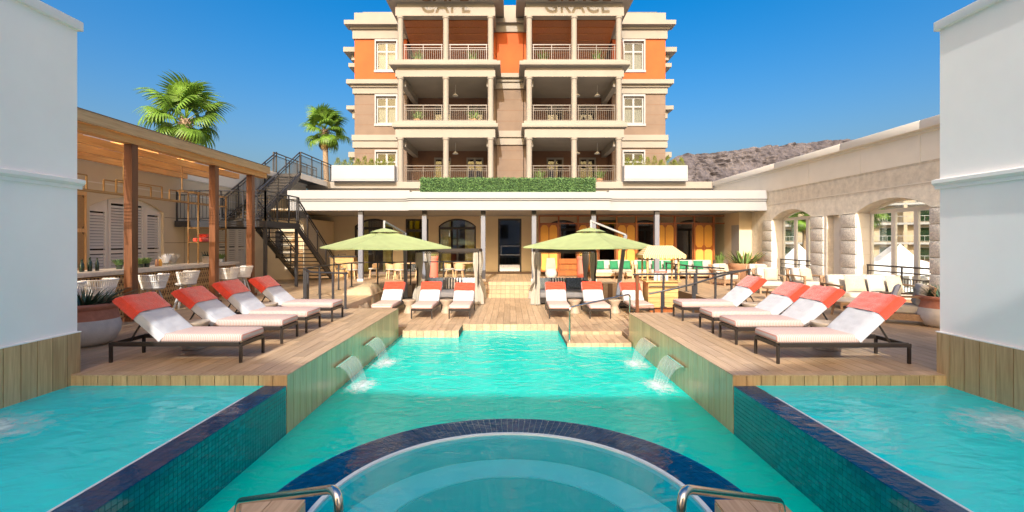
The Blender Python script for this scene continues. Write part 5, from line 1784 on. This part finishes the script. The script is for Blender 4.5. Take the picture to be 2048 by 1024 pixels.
# ================================================================== TIMBER SCREENS
ts = thing('timber_screen', 'orange timber screens with cane panels along the right terrace', 'screen', (6.4, 24.4, 0))
def Q5(mb):
    mb.v = [(x - 6.4, y - 24.4, z) for x, y, z in mb.v]; return mb
x = 1.5; bays = 10; bw = .995
for i in range(bays + 1):
    xx = x + i * bw; Q5(B(xx - .04, xx + .04, 24.34, 24.46, 0, 3.14)).build('post', M_screen, ts)
for z0, z1 in ((3.08, 3.14), (2.70, 2.76)):
    for i in range(bays): Q5(B(x + i * bw + .04, x + (i + 1) * bw - .04, 24.36, 24.44, z0, z1)).build('rail', M_screen, ts)
for i in range(bays):
    a = x + i * bw + .04; b = x + (i + 1) * bw - .04
    if i in (0, 2, 4, 6, 8):
        p = Q5(B(a, b, 24.41, 24.43, .25, 2.70)).build('panel_board', M_screen, ts)
        mx = (a + b) / 2
        for c, d in ((a + .03, mx - .025), (mx + .025, b - .03)):
            for z0, z1 in ((.32, 1.42), (1.5, 2.64)):
                q = .1
                poly = [(c + q, z0), (d - q, z0), (d, z0 + .14), (d, z1 - .14), (d - q, z1), (c + q, z1), (c, z1 - .14), (c, z0 + .14)]
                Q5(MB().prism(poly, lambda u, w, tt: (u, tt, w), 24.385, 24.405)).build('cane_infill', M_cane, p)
    elif i == 9:
        Q5(B(a, b, 24.395, 24.405, .1, 2.7)).build('pane', M_glass, ts)
    else:
        for z0, z1 in ((.05, .32), (.36, .62), (.66, .92)):
            Q5(B(a, b, 24.39, 24.42, z0, z1)).build('lower_board', M_screen, ts) if i == 1 else None
        h = MB(); h.bar((a + .05, 24.4, .1), (a + .05, 24.4, 2.7), .03); h.bar((b - .05, 24.4, .1), (b - .05, 24.4, 2.7), .03); Q5(h).build('stile', M_screen, ts)
# pendant lanterns inside glow amber in the photo
# right end return wall
re_ = thing('corner_wall', 'cream corner wall between timber screens and arcade', 'wall', (11.0, 23.4, 0))
B(.0, .62, -.6, 3.0, 0, 3.2).build('wall', M_cream, re_); B(-.001, .0, -.6, .2, .9, 2.6).build('sunlit_patch', M_white2, re_)  # thin white sheet paints a patch of sunlight on the cream wall

# ================================================================== TERRACE FURNITURE
def dining_chair():
    t = thing('dining_chair', 'x', 'chair', (0, 0, 0), 0, 'round backed dining chairs on the terrace')
    MB().lathe([(0, .43), (.24, .43), (.26, .46), (.24, .49), (0, .49)], 18).build('seat', M_cush, t, smooth=True)
    b = MB(); n = 20
    for i, (r, z) in enumerate(((.25, .50), (.27, .62), (.285, .78))):
        for k in range(n + 1):
            a = R(-10 + 200 * k / n); zz = z - (.10 * abs(k / n - .5) * 2 if i == 2 else 0)
            b.v.append((r * math.cos(a), r * math.sin(a), zz))
    for i in range(2):
        for k in range(n): q = i * (n + 1) + k; b.f.append((q, q + 1, q + n + 2, q + n + 1))
    b.build('wicker_back', M_lightw, t, smooth=True)
    for a in (45, 135, 225, 315): MB().bar((.2 * math.cos(R(a)), .2 * math.sin(R(a)), .45), (.27 * math.cos(R(a)), .27 * math.sin(R(a)), 0), .04).build('leg', M_lightw, t)
    return t
ch0 = dining_chair()
places = [(-8.3, 23.3, 95, 'dining chair at the left table nearest the stair'), (-6.75, 23.5, -80, 'dining chair on the right of the left table'), (-7.5, 22.6, 175, 'dining chair on the pool side of the left table'),
          (-5.75, 23.0, 120, 'dining chair on the left of the middle table'), (-5.25, 22.5, 165, 'dining chair on the pool side of the middle table'), (-4.4, 23.3, -95, 'dining chair on the right of the middle table'),
          (-2.95, 23.2, 100, 'dining chair on the left of the table nearest the glass door'), (-2.4, 22.55, 175, 'dining chair on the pool side of the table nearest the glass door'), (-1.5, 23.2, -90, 'dining chair on the right of the table nearest the glass door')]
for i, (x, y, rz, lb) in enumerate(places):
    if i == 0: ch0.location = (x, y, 0); ch0.rotation_euler = (0, 0, R(rz)); ch0['label'] = lb
    else: dup(ch0, lb, (x, y, 0), R(rz))
def table(label, x, y, r=.55):
    t = thing('dining_table', label, 'table', (x, y, 0), 0, 'round dining tables on the terrace')
    MB().lathe([(0, .74), (r, .74), (r, .78), (0, .78)], 28).build('top', M_lightw, t); MB().lathe([(.05, .02), (.05, .74)], 12).build('pedestal', M_black, t, smooth=True)
    MB().lathe([(0, 0), (.28, 0), (.28, .02), (0, .03)], 20).build('base', M_black, t)
table('round dining table on the left of the terrace', -7.5, 23.4); table('round dining table in the middle of the left terrace', -5.05, 23.2); table('round dining table nearest the glass door', -2.25, 23.3)
hs2 = thing('host_stand', 'timber serving counter with dark top at the foot of the stair', 'counter', (-8.6, 24.6, 0))
B(-.6, .6, -.3, .3, 0, 1.0).build('body', M_cart, hs2); B(-.7, .75, -.36, .36, 1.0, 1.05).build('top', M_black, hs2)
MB().tube([(-.3, 0, 1.05), (-.3, 0, 1.14), (.1, 0, 1.14)], .02, 6).build('tap', M_black, hs2)

def coral_pot(label, x, y):
    t = thing('tall_planter', label, 'planter', (x, y, 0), 0, 'tall coral planters by the daybeds')
    MB().lathe([(0, 0), (.24, 0), (.25, .03), (.235, .5), (.235, .98), (.26, 1.0), (.26, 1.1), (.235, 1.12), (.20, 1.1), (.0, 1.05)], 24).build('pot', M_coral, t, smooth=True)
    tuft(40, .2, .28, M_agave, .9, .012, 1.05, .5, int(x * 10)).build('foliage', M_agave, t)
coral_pot('tall coral planter behind the left daybed', -3.6, 22.2); coral_pot('tall coral planter behind the right daybed', 3.35, 21.95)
t = thing('egg_chair', 'white egg shaped seat with tall tapering back behind the right daybed', 'chair', (1.98, 22.9, 0))
MB().lathe([(0, 0), (.16, .0), (.26, .12), (.29, .26), (.25, .4), (.14, .47), (0, .48)], 24).build('shell', M_lamp, t, smooth=True)
MB().prism([(-.27, .25), (.27, .25), (.2, 1.0), (-.2, 1.0)], lambda u, w, tt: (u, tt, w), .16, .22).build('backrest', M_curt, t, bevel=.02)

# back sofa run with green cushions
def sofa(name, label, loc, w, rz, group, d=.85, seats=2):
    t = thing(name, label, 'sofa', loc, rz, group)
    b = MB(); b.box(-w / 2, w / 2, -d / 2, d / 2, .10, .24)
    b.build('base', M_lightw if group.startswith('low') else M_teak, t)
    for sx in (-1, 1):
        a = MB(); X = sx * (w / 2 - .035)
        a.bar((X, -d / 2 + .03, 0), (X, -d / 2 + .03, .60), .06, .05); a.bar((X, d / 2 - .03, 0), (X, d / 2 + .05, .78), .06, .05); a.bar((X, -d / 2, .60), (X, d / 2, .62), .09, .04)
        a.build('arm', M_lightw if group.startswith('low') else M_teak, t)
    sl_ = MB(); n = int(w / .12)
    for k in range(n):
        xx = -w / 2 + .07 + (w - .14) * k / (n - 1); sl_.bar((xx, d / 2 - .03, .24), (xx, d / 2 + .06, .80), .06, .02)
    sl_.bar((-w / 2, d / 2 + .06, .80), (w / 2, d / 2 + .06, .80), .05, .06)
    sl_.build('back_slats', M_lightw if group.startswith('low') else M_teak, t)
    ww = (w - .16) / seats
    for k in range(seats):
        xa = -w / 2 + .08 + k * ww
        B(xa + .005, xa + ww - .005, -d / 2, d / 2 - .12, .24, .42).build('seat_cushion', M_cush, t, bevel=.04, seg=3)
        bc = MB(); Mx = Matrix.Translation((xa + ww / 2, d / 2 - .14, .64)) @ Matrix.Rotation(R(-12), 4, 'X'); bc.mbox(Mx, ww - .01, .17, .46); bc.build('back_cushion', M_cush, t, bevel=.05, seg=3)
    return t
GS = 'low cream sofas along the timber screens'
for i, (x, lb) in enumerate(((5.05, 'cream sofa behind the right parasol mast'), (7.15, 'cream sofa behind the yellow cart canopy'), (9.2, 'cream sofa at the right end below the timber screens'))):
    sofa('sofa', lb, (x, 23.65, 0), 2.0, 0, GS, .85, 2)
    for k, px in enumerate((-.62, .1, .66)):
        if i == 2 and k == 2: continue
        pillow('%s pillow on the sofa %s' % (('left green', 'middle green', 'right green')[k], ('behind the parasol mast', 'behind the yellow cart', 'at the right end')[i]), (x + px, 23.42, .43), .46, .44, M_green, R(random.uniform(-12, 12)), 16, 'green pillows on the back sofas')
def coffee(label, loc, r, m, h=.4, grp='coffee tables on the terrace'):
    t = thing('coffee_table', label, 'coffee table', loc, 0, grp)
    MB().lathe([(0, h - .04), (r, h - .04), (r + .01, h - .02), (r, h), (0, h)], 30).build('top', m, t)
    for a in (30, 150, 270): MB().bar((r * .6 * math.cos(R(a)), r * .6 * math.sin(R(a)), h - .04), (r * .75 * math.cos(R(a)), r * .75 * math.sin(R(a)), 0), .05).build('leg', M_teak, t)
coffee('round coffee table before the sofa behind the parasol mast', (5.3, 22.6, 0), .45, M_taupe); coffee('round coffee table before the right end sofa', (8.3, 22.4, 0), .42, M_taupe)
coffee('pale round coffee table behind the nearest right deck lounger', (8.25, 11.55, 0), .48, M_stonetop); coffee('round coffee table between the armchairs by the railing', (8.35, 17.0, 0), .38, M_teak)
coffee('round coffee table left of the long teak sofa', (8.2, 14.6, 0), .4, M_teak)

# teak armchairs and sofa on the right terrace
def armchair(label, loc, rz):
    t = sofa('armchair', label, loc, .82, rz, 'teak armchairs on the right terrace', .82, 1)
    t['category'] = 'armchair'
    return t
ARM = [('teak armchair with cream cushions farthest along the right terrace', (8.95, 19.8, 0), 20), ('teak armchair with cream cushions beside the agave bowl', (10.2, 19.4, 0), -10),
       ('teak armchair left of a pair in front of the far arched window', (9.1, 16.7, 0), -12), ('teak armchair right of a pair in front of the far arched window', (10.35, 16.6, 0), 8),
       ('slatted teak armchair seen from behind beside the right wing wall', (8.75, 10.55, 0), 236)]
for lb, lc, rz in ARM:
    armchair(lb, lc, R(rz))
    if rz != 236:
        c, s_ = math.cos(R(rz)), math.sin(R(rz)); lx, ly = .12, .08
        pillow('oatmeal pillow on the ' + lb.replace('with cream cushions ', '').replace(' in front of the far arched window', ' by the far window'), (lc[0] + lx * c - ly * s_, lc[1] + lx * s_ + ly * c, .43), .45, .42, M_tan, R(rz), 16, 'oatmeal pillows on the teak seats')
sofa('sofa', 'long teak sofa with cream cushions before the near arched window', (9.85, 13.05, 0), 2.05, R(-2), 'teak sofas', .86, 2)
pillow('oatmeal pillow left of centre on the long teak sofa', (9.45, 12.95, .43), .55, .46, M_tan, R(-4), 16, 'oatmeal pillows on the teak seats')
pillow('cream pillow in the middle of the long teak sofa', (10.05, 12.98, .43), .5, .46, M_cush, R(4), 16, 'oatmeal pillows on the teak seats')
pillow('oatmeal pillow at the right end of the long teak sofa', (10.5, 12.9, .43), .5, .44, M_tan, R(10), 16, 'oatmeal pillows on the teak seats')
pillow('striped pillow on the teak armchair seen from behind', (8.62, 10.7, .43), .46, .44, M_zebra_s, R(236), 16, 'oatmeal pillows on the teak seats')

# pots and succulents in the far right corner
def bowl(label, loc, prof, m, plant, args, cat='potted plant'):
    t = thing('plant_pot', label, cat, loc, 0, 'terracotta pots in the right corner')
    MB().lathe(prof, 26).build('pot', m, t, smooth=True)
    tuft(*args).build('foliage', plant, t)
bowl('wide terracotta bowl with a large spiky agave', (10.55, 21.4, 0), [(0, 0), (.3, 0), (.5, .3), (.62, .62), (.66, .7), (.66, .82), (.58, .82), (.5, .74), (0, .74)], M_terra2, M_agave, (46, .85, .75, M_agave, 1.0, .06, .74, .35, 21))
bowl('tall terracotta pot behind the agave bowl', (11.15, 22.2, 0), [(0, 0), (.28, 0), (.36, .6), (.34, .95), (.42, 1.0), (.42, 1.1), (.34, 1.1), (0, 1.0)], M_terra2, M_agave, (14, .2, .35, M_agave, .6, .03, 1.0, .2, 22))
bowl('low pot of upright snake plants behind the cream armchairs', (9.75, 22.1, 0), [(0, 0), (.3, 0), (.36, .5), (.34, .62), (.28, .6), (0, .55)], M_terra, M_agave, (22, .3, .85, M_agave, .3, .05, .55, .1, 23))
bowl('dark pot with trailing leaves beside the timber screen end', (10.2, 23.0, 0), [(0, 0), (.25, 0), (.33, .6), (.36, .9), (.3, .9), (0, .85)], M_brown, M_agave, (30, .3, .4, M_agave, .9, .03, .85, .6, 24))

# ================================================================== CART
ct = thing('drinks_cart', 'yellow timber cart with scalloped striped awning on the sunken deck', 'cart', (5.15, 16.3, LZ))
for i in range(5): B(-.5, .5, -.33, -.30, .18 + i * .17, .34 + i * .17).build('front_board', M_cart, ct)
B(-.5, .5, -.298, .35, .18, 1.03).build('body', M_cart, ct); B(-.6, .6, -.40, .42, 1.03, 1.08).build('top', M_cart, ct, bevel=.01)
B(-.4, .4, -.2, .25, 0, .18).build('plinth', M_screen, ct)
MB().tube([(-.5, -.42, .9), (.5, -.42, .9)], .018, 8).build('push_bar', M_black, ct)
for sx in (-1, 1):
    for sy in (-.3, .33): B(sx * .52 - .025, sx * .52 + .025, sy - .025, sy + .025, 1.08, 1.95).build('post', M_cart, ct)
aw = MB(); x0, x1, y0, y1 = -.72, .72, -.5, .5; zt, zb = 2.26, 1.95
aw.v += [(x0, y0, zb), (x1, y0, zb), (x1, y1, zb), (x0, y1, zb), (x0 + .3, 0, zt), (x1 - .3, 0, zt)]
aw.f += [(0, 1, 5, 4), (1, 2, 5), (2, 3, 4, 5), (3, 0, 4)]
def scal(p, q, n=10):
    p = Vector(p); q = Vector(q)
    for k in range(n):
        a = p + (q - p) * (k / n); b = p + (q - p) * ((k + 1) / n); o = len(aw.v)
        m_ = 6; aw.v.append(tuple(a)); aw.v.append(tuple(b))
        for j in range(m_ + 1):
            t_ = j / m_; c = b + (a - b) * t_; aw.v.append((c.x, c.y, c.z - .08 - .055 * math.sin(PI * t_)))
        aw.f.append(tuple(range(o, o + m_ + 3)))
scal((x0, y0, zb), (x1, y0, zb)); scal((x1, y0, zb), (x1, y1, zb), 7); scal((x1, y1, zb), (x0, y1, zb)); scal((x0, y1, zb), (x0, y0, zb), 7)
aw.build('awning', M_yellow, ct)
o = B(-.18, .18, -.13, .13, 0, .03).build('serving_tray', M_red); o.location = (5.15, 16.25, LZ + 1.35); tag(o, 'small red tray under the cart awning', 'tray')
for k in range(4):
    o = MB().lathe([(0, 0), (.05, 0), (.052, .2), (.045, .22), (.045, .25), (0, .25)], 12).build('jar', M_lamp, smooth=True); o.location = (4.92 + .13 * k, 16.1, LZ + 1.08)
    tag(o, '%s white jar on the yellow cart' % ('leftmost', 'second', 'third', 'rightmost')[k], 'jar', 'white jars on the cart')

# ================================================================== ROOF PLANTING
hd = thing('hedge', 'clipped green hedge box on top of the white fascia', 'hedge', (0, 21.5, 3.99))
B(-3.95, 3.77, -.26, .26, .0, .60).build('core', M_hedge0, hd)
rnd = random.Random(5); mb = MB()
for i in range(9000):
    u = rnd.uniform(-3.98, 3.80); f = rnd.random()
    if f < .62: p = (u, -.28 - abs(rnd.gauss(0, .02)), rnd.uniform(.0, .64))
    elif f < .9: p = (u, rnd.uniform(-.3, .3), .62 + abs(rnd.gauss(0, .02)))
    else: p = (rnd.choice((-3.98, 3.80)) + rnd.gauss(0, .02), rnd.uniform(-.3, .3), rnd.uniform(0, .62))
    a = Vector((rnd.uniform(-1, 1), rnd.uniform(-1, .3), rnd.uniform(-.6, 1))).normalized(); b = a.orthogonal().normalized() * .02; a *= rnd.uniform(.05, .085)
    p = Vector(p); o = len(mb.v)
    mb.v += [tuple(p), tuple(p + a * .5 + b), tuple(p + a), tuple(p + a * .5 - b)]; mb.f.append((o, o + 1, o + 2, o + 3))
mb.build('leaves', M_hedge, hd, kind='stuff')
for s, nm in ((-1, 'left'), (1, 'right')):
    xa, xb = (-9.9, -6.42) if s < 0 else (6.35, 9.86)
    pl = thing('roof_planter', 'white trough planter on the ledge at %s of the balconies' % nm, 'planter', ((xa + xb) / 2, 26.6, 5.17), 0, 'white trough planters on the ledge')
    w = (xb - xa) / 2
    B(-w, w, -.25, .35, .10, .86).build('trough', M_white2, pl); B(-w - .01, w + .01, -.26, .36, .0, .08).build('foot', M_white2, pl)
    n = 9
    for k in range(n):
        cx = -w + .25 + (2 * w - .5) * k / (n - 1)
        t = thing('shrub', '%s feathery shrub from the left in the %s roof planter' % (('first', 'second', 'third', 'fourth', 'fifth', 'sixth', 'seventh', 'eighth', 'ninth')[k], nm), 'shrub', ((xa + xb) / 2 + cx, 26.65, 6.0), 0, 'feathery shrubs in the roof planters')
        r2 = random.Random(k + 50 * s); m2 = MB(); H = r2.uniform(.32, .58)
        for i in range(260):
            z = H * r2.random(); rad = .24 * (1 - .75 * z / H) * math.sqrt(r2.random()); a = r2.uniform(0, 2 * PI)
            p = Vector((rad * math.cos(a), rad * math.sin(a), z)); d = Vector((math.cos(a) * .35, math.sin(a) * .35, 1)).normalized() * r2.uniform(.08, .16); q = d.orthogonal().normalized() * .009
            q.rotate(Matrix.Rotation(r2.uniform(0, 6), 3, d)); o = len(m2.v)
            m2.v += [tuple(p - q), tuple(p + q), tuple(p + d)]; m2.f.append((o, o + 1, o + 2))
        m2.build('foliage', M_shrub, t)
# pot plants on balconies
for k, (x, z, lb) in enumerate(((-5.4, 12.06, 'spiky pot plant on the top left balcony, left side'), (-2.2, 12.06, 'spiky pot plant on the top left balcony, right side'), (1.9, 12.06, 'spiky pot plant on the top right balcony, left side'), (5.1, 12.06, 'spiky pot plant on the top right balcony, right side'),
                                (-5.4, 8.62, 'pot plant on the middle left balcony, left side'), (-2.1, 8.62, 'pot plant on the middle left balcony, right side'), (5.2, 5.17, 'pot plant on the lowest right balcony, right side'), (1.7, 5.17, 'pot plant on the lowest right balcony, left side'))):
    t = thing('potted_plant', lb, 'plant', (x, 27.7, z), 0, 'pot plants on the hotel balconies')
    MB().lathe([(0, 0), (.18, 0), (.24, .3), (.2, .3), (0, .27)], 14).build('pot', M_terra2, t, smooth=True)
    tuft(40, .5, .75, M_agave, .9, .03, .27, .4, 60 + k).build('foliage', M_agave, t)

# ================================================================== PALMS
def frond_mesh(seed, L=1.0, dead=False):
    rnd = random.Random(seed); mb = MB(); n = 30; pet = .85 * L
    # petiole
    droop = .10
    for k in range(1):
        mb.tube([(0, 0, 0), (pet * .5, 0, .03), (pet, 0, -.02)], [.025, .02, .015], 5)
    base = Vector((pet, 0, -.02))
    for i in range(n):
        a = R(-118 + 236 * i / (n - 1)); ln = L * (1.15 - .45 * abs(i / (n - 1) - .5) * 2) * rnd.uniform(.9, 1.08)
        d = Vector((math.cos(a), math.sin(a), 0)); side = Vector((-d.y, d.x, 0))
        fold = .10 * (1 if i % 2 else -1)
        prev = None; o = len(mb.v); m = 6
        for k in range(m + 1):
            t = k / m; hor = ln * t * (1 - .22 * t * t); z = .12 * ln * t - (.62 if dead else .75) * ln * max(0, t - .35) ** 1.6 * 1.5
            w = .052 * L * math.sin(PI * min(1, .12 + t * .55)) * (1 - t ** 3) + .002
            p = base + d * hor + Vector((0, 0, z)); wob = Vector((0, 0, .05 * L * math.sin(a * 2)))
            mb.v += [tuple(p + side * w + Vector((0, 0, fold * w)) + wob), tuple(p - side * w - Vector((0, 0, fold * w)) + wob)]
        for k in range(m): mb.f.append((o + 2 * k, o + 2 * k + 1, o + 2 * k + 3, o + 2 * k + 2))
    me = bpy.data.meshes.new('frond'); me.from_pydata(mb.v, [], mb.f); me.materials.append(M_leafd if dead else M_leaf)
    return me
FR = [frond_mesh(i) for i in range(4)]; FD = [frond_mesh(9, 1, True)]
def palm(label, loc, H, size, nf, trunk_r, seed):
    rnd = random.Random(seed)
    t = thing('palm_tree', label, 'palm tree', loc, 0, 'fan palms')
    pts = [(0.15 * math.sin(z * .25) , 0.05 * math.sin(z * .4), z) for z in [H * k / 14 for k in range(15)]]
    rs = [trunk_r * (1.25 - .35 * k / 14) for k in range(15)]
    MB().tube(pts, rs, 14).build('trunk', M_trunk, t, smooth=True)
    top = Vector(pts[-1])
    # old leaf bases
    bs = MB()
    for k in range(70):
        a = k * 2.4; z = H - .05 - k * .022; d = Vector((math.cos(a), math.sin(a), .9)).normalized()
        p = Vector((top.x, top.y, z)) + Vector((math.cos(a), math.sin(a), 0)) * trunk_r * .8
        bs.bar(p, p + d * .28 * size * .6, .09, .03)
    bs.build('leaf_bases', M_trunk, t)
    for i in range(nf):
        q = i / nf; el = 82 - 128 * q ** 1.05 + rnd.uniform(-7, 7); az = i * 137.5 + rnd.uniform(-12, 12)
        o = link('frond', rnd.choice(FR), t); o.location = top + Vector((0, 0, .05 - .3 * q))
        o.rotation_euler = (R(rnd.uniform(-35, 35)), R(-el), R(az)); s = size * rnd.uniform(.85, 1.1) * (1.0 if el > -10 else .85); o.scale = (s, s, s)
    for i in range(6):
        o = link('dead_frond', FD[0], t); o.location = top + Vector((0, 0, -.4)); o.rotation_euler = (R(rnd.uniform(-20, 20)), R(70 + rnd.uniform(-8, 8)), R(i * 60 + rnd.uniform(-20, 20))); s = size * .6; o.scale = (s, s * .7, s)
palm('larger fan palm rising behind the timber pergola', (-20.4, 30, -4), 4 + 9.5, 1.55, 22, .34, 3)
palm('smaller slim fan palm between the stair and the hotel', (-15.5, 40, -4), 4 + 11.2, 1.35, 22, .22, 8)

# ================================================================== MARINA BEYOND THE RIGHT WINDOWS
ap = thing('apartment_block', 'ochre apartment block with white balconies seen through the arched windows', 'building', (62, 62, -4))
ang = R(-38); ap.rotation_euler = (0, 0, ang)
B(-32, 32, 0, 10, 0, 13.5).build('wall', M_ochre, ap)
for fl in range(5):
    z = .2 + fl * 2.75
    B(-32, 32, -1.1, 0, z - .3, z).build('balcony_slab', M_white2, ap)
    r = MB(); r.box(-32, 32, -1.12, -1.06, z + .85, z + .92)
    for k in range(129): r.box(-32 + k * .5 - .02, -32 + k * .5 + .02, -1.12, -1.08, z, z + .85)
    r.build('balcony_rail', M_white2, ap)
    for k in range(16):
        xx = -30 + k * 4
        w = B(xx - .9, xx + .9, -.05, .02, z + .1, z + 2.1).build('window', M_white2, ap)
        B(xx - .8, xx + .8, -.07, -.055, z + .2, z + 2.0).build('pane', M_bottle, w)
    for k in range(9): B(-32 + k * 8 - .2, -32 + k * 8 + .2, -1.1, -.7, z, z + 2.5).build('pier', M_ochre, ap)
for k, (x, y, r_, lb) in enumerate(((34.5, 42, 2.8, 'white pointed marquee tent seen through the near arched window'), (42, 52, 3.2, 'white pointed marquee tent farther off through the near arched window'), (25.5, 42, 2.8, 'white pointed marquee tent seen through the far arched window'))):
    t = thing('marquee_tent', lb, 'tent', (x, y, -4), R(15), 'white marquee tents by the marina')
    mb = MB(); mb.v += [(-r_, -r_, 3), (r_, -r_, 3), (r_, r_, 3), (-r_, r_, 3), (0, 0, 5.6), (-r_ * .35, -r_ * .35, 4.1), (r_ * .35, -r_ * .35, 4.1), (r_ * .35, r_ * .35, 4.1), (-r_ * .35, r_ * .35, 4.1)]
    mb.f += [(0, 1, 6, 5), (1, 2, 7, 6), (2, 3, 8, 7), (3, 0, 5, 8), (5, 6, 4), (6, 7, 4), (7, 8, 4), (8, 5, 4)]
    mb.build('canopy', M_tent, t)
    for sx in (-1, 1):
        for sy in (-1, 1): B(sx * r_ - .06, sx * r_ + .06, sy * r_ - .06, sy * r_ + .06, 0, 3).build('pole', M_tent, t)
palm('tall palm before the apartments, left of the near arched window', (33, 44.5, -4), 8.4, 1.3, 26, .22, 21)
palm('tall palm before the apartments at right in the near arched window', (41, 43.5, -4), 8.8, 1.3, 26, .22, 22)
palm('palm before the apartments in the far arched window', (27.5, 44.5, -4), 8.2, 1.2, 26, .2, 23)
for k, (x, y) in enumerate(((34, 50), (38, 53), (30, 52), (42, 50), (26, 47))):
    t = thing('parked_car', ('white', 'dark blue', 'silver', 'white', 'grey')[k] + ' car parked by the marina, ' + ('left in the near window', 'middle of the near window', 'behind the far window tent', 'right in the near window', 'left in the far window')[k], 'car', (x, y, -4), R(-30 + 15 * k), 'cars parked by the marina')
    m_ = (M_tent, M_navy, M_post, M_tent, M_rail)[k]
    MB().prism([(-2.1, .35), (2.1, .35), (2.15, .8), (1.2, .95), (.6, 1.42), (-1.2, 1.42), (-1.9, .95), (-2.15, .85)], lambda u, w, tt: (u, tt, w), -.85, .85).build('body', m_, t, bevel=.08)
    B(-1.1, .75, -.86, .86, .98, 1.32).build('windows', M_bottle, t)
    for sx in (-1.35, 1.35):
        for sy in (-.8, .8):
            w = MB(); w.lathe([(0, -.1), (.32, -.1), (.32, .1), (0, .1)], 18); w.v = [(sx + a, sy + c, .32 + b) for a, b, c in w.v]; w.build('wheel', M_black, t)

BT = [(27.5, 33.5, 20, 'white motorboat nearest in the near arched window'), (30.5, 38.5, -15, 'white motorboat beside the tent in the near arched window'), (37.5, 43.5, 30, 'white motorboat at right in the near arched window'), (21.5, 37.5, 10, 'white motorboat nearest in the far arched window'), (23.8, 38.5, 40, 'white motorboat at right in the far arched window')]
for x, y, rz, lb in BT:
    t = thing('motorboat', lb, 'boat', (x, y, -3.4), R(rz), 'white boats moored at the marina')
    h = MB(); secs = [(-3.2, .9, .2), (-1.5, 1.1, .1), (.8, 1.05, .1), (2.4, .6, .3), (3.5, .03, .6)]
    for sx, w, z0 in secs:
        h.v += [(sx, -w, 1.1 + .1 * max(0, sx)), (sx, -w * .6, z0), (sx, w * .6, z0), (sx, w, 1.1 + .1 * max(0, sx))]
    for i in range(4):
        for k in range(4):
            a = 4 * i + k; b = 4 * i + (k + 1) % 4; h.f.append((a, b, b + 4, a + 4))
    h.f.append((0, 1, 2, 3)); h.build('hull', M_boat, t)
    MB().prism([(-1.8, 1.1), (1.4, 1.15), (.6, 1.95), (-1.7, 2.05)], lambda u, w, tt: (u, tt, w), -.75, .75).build('cabin', M_boat, t, bevel=.06)
    B(-1.5, .7, -.77, .77, 1.45, 1.75).build('cabin_window', M_bottle, t)
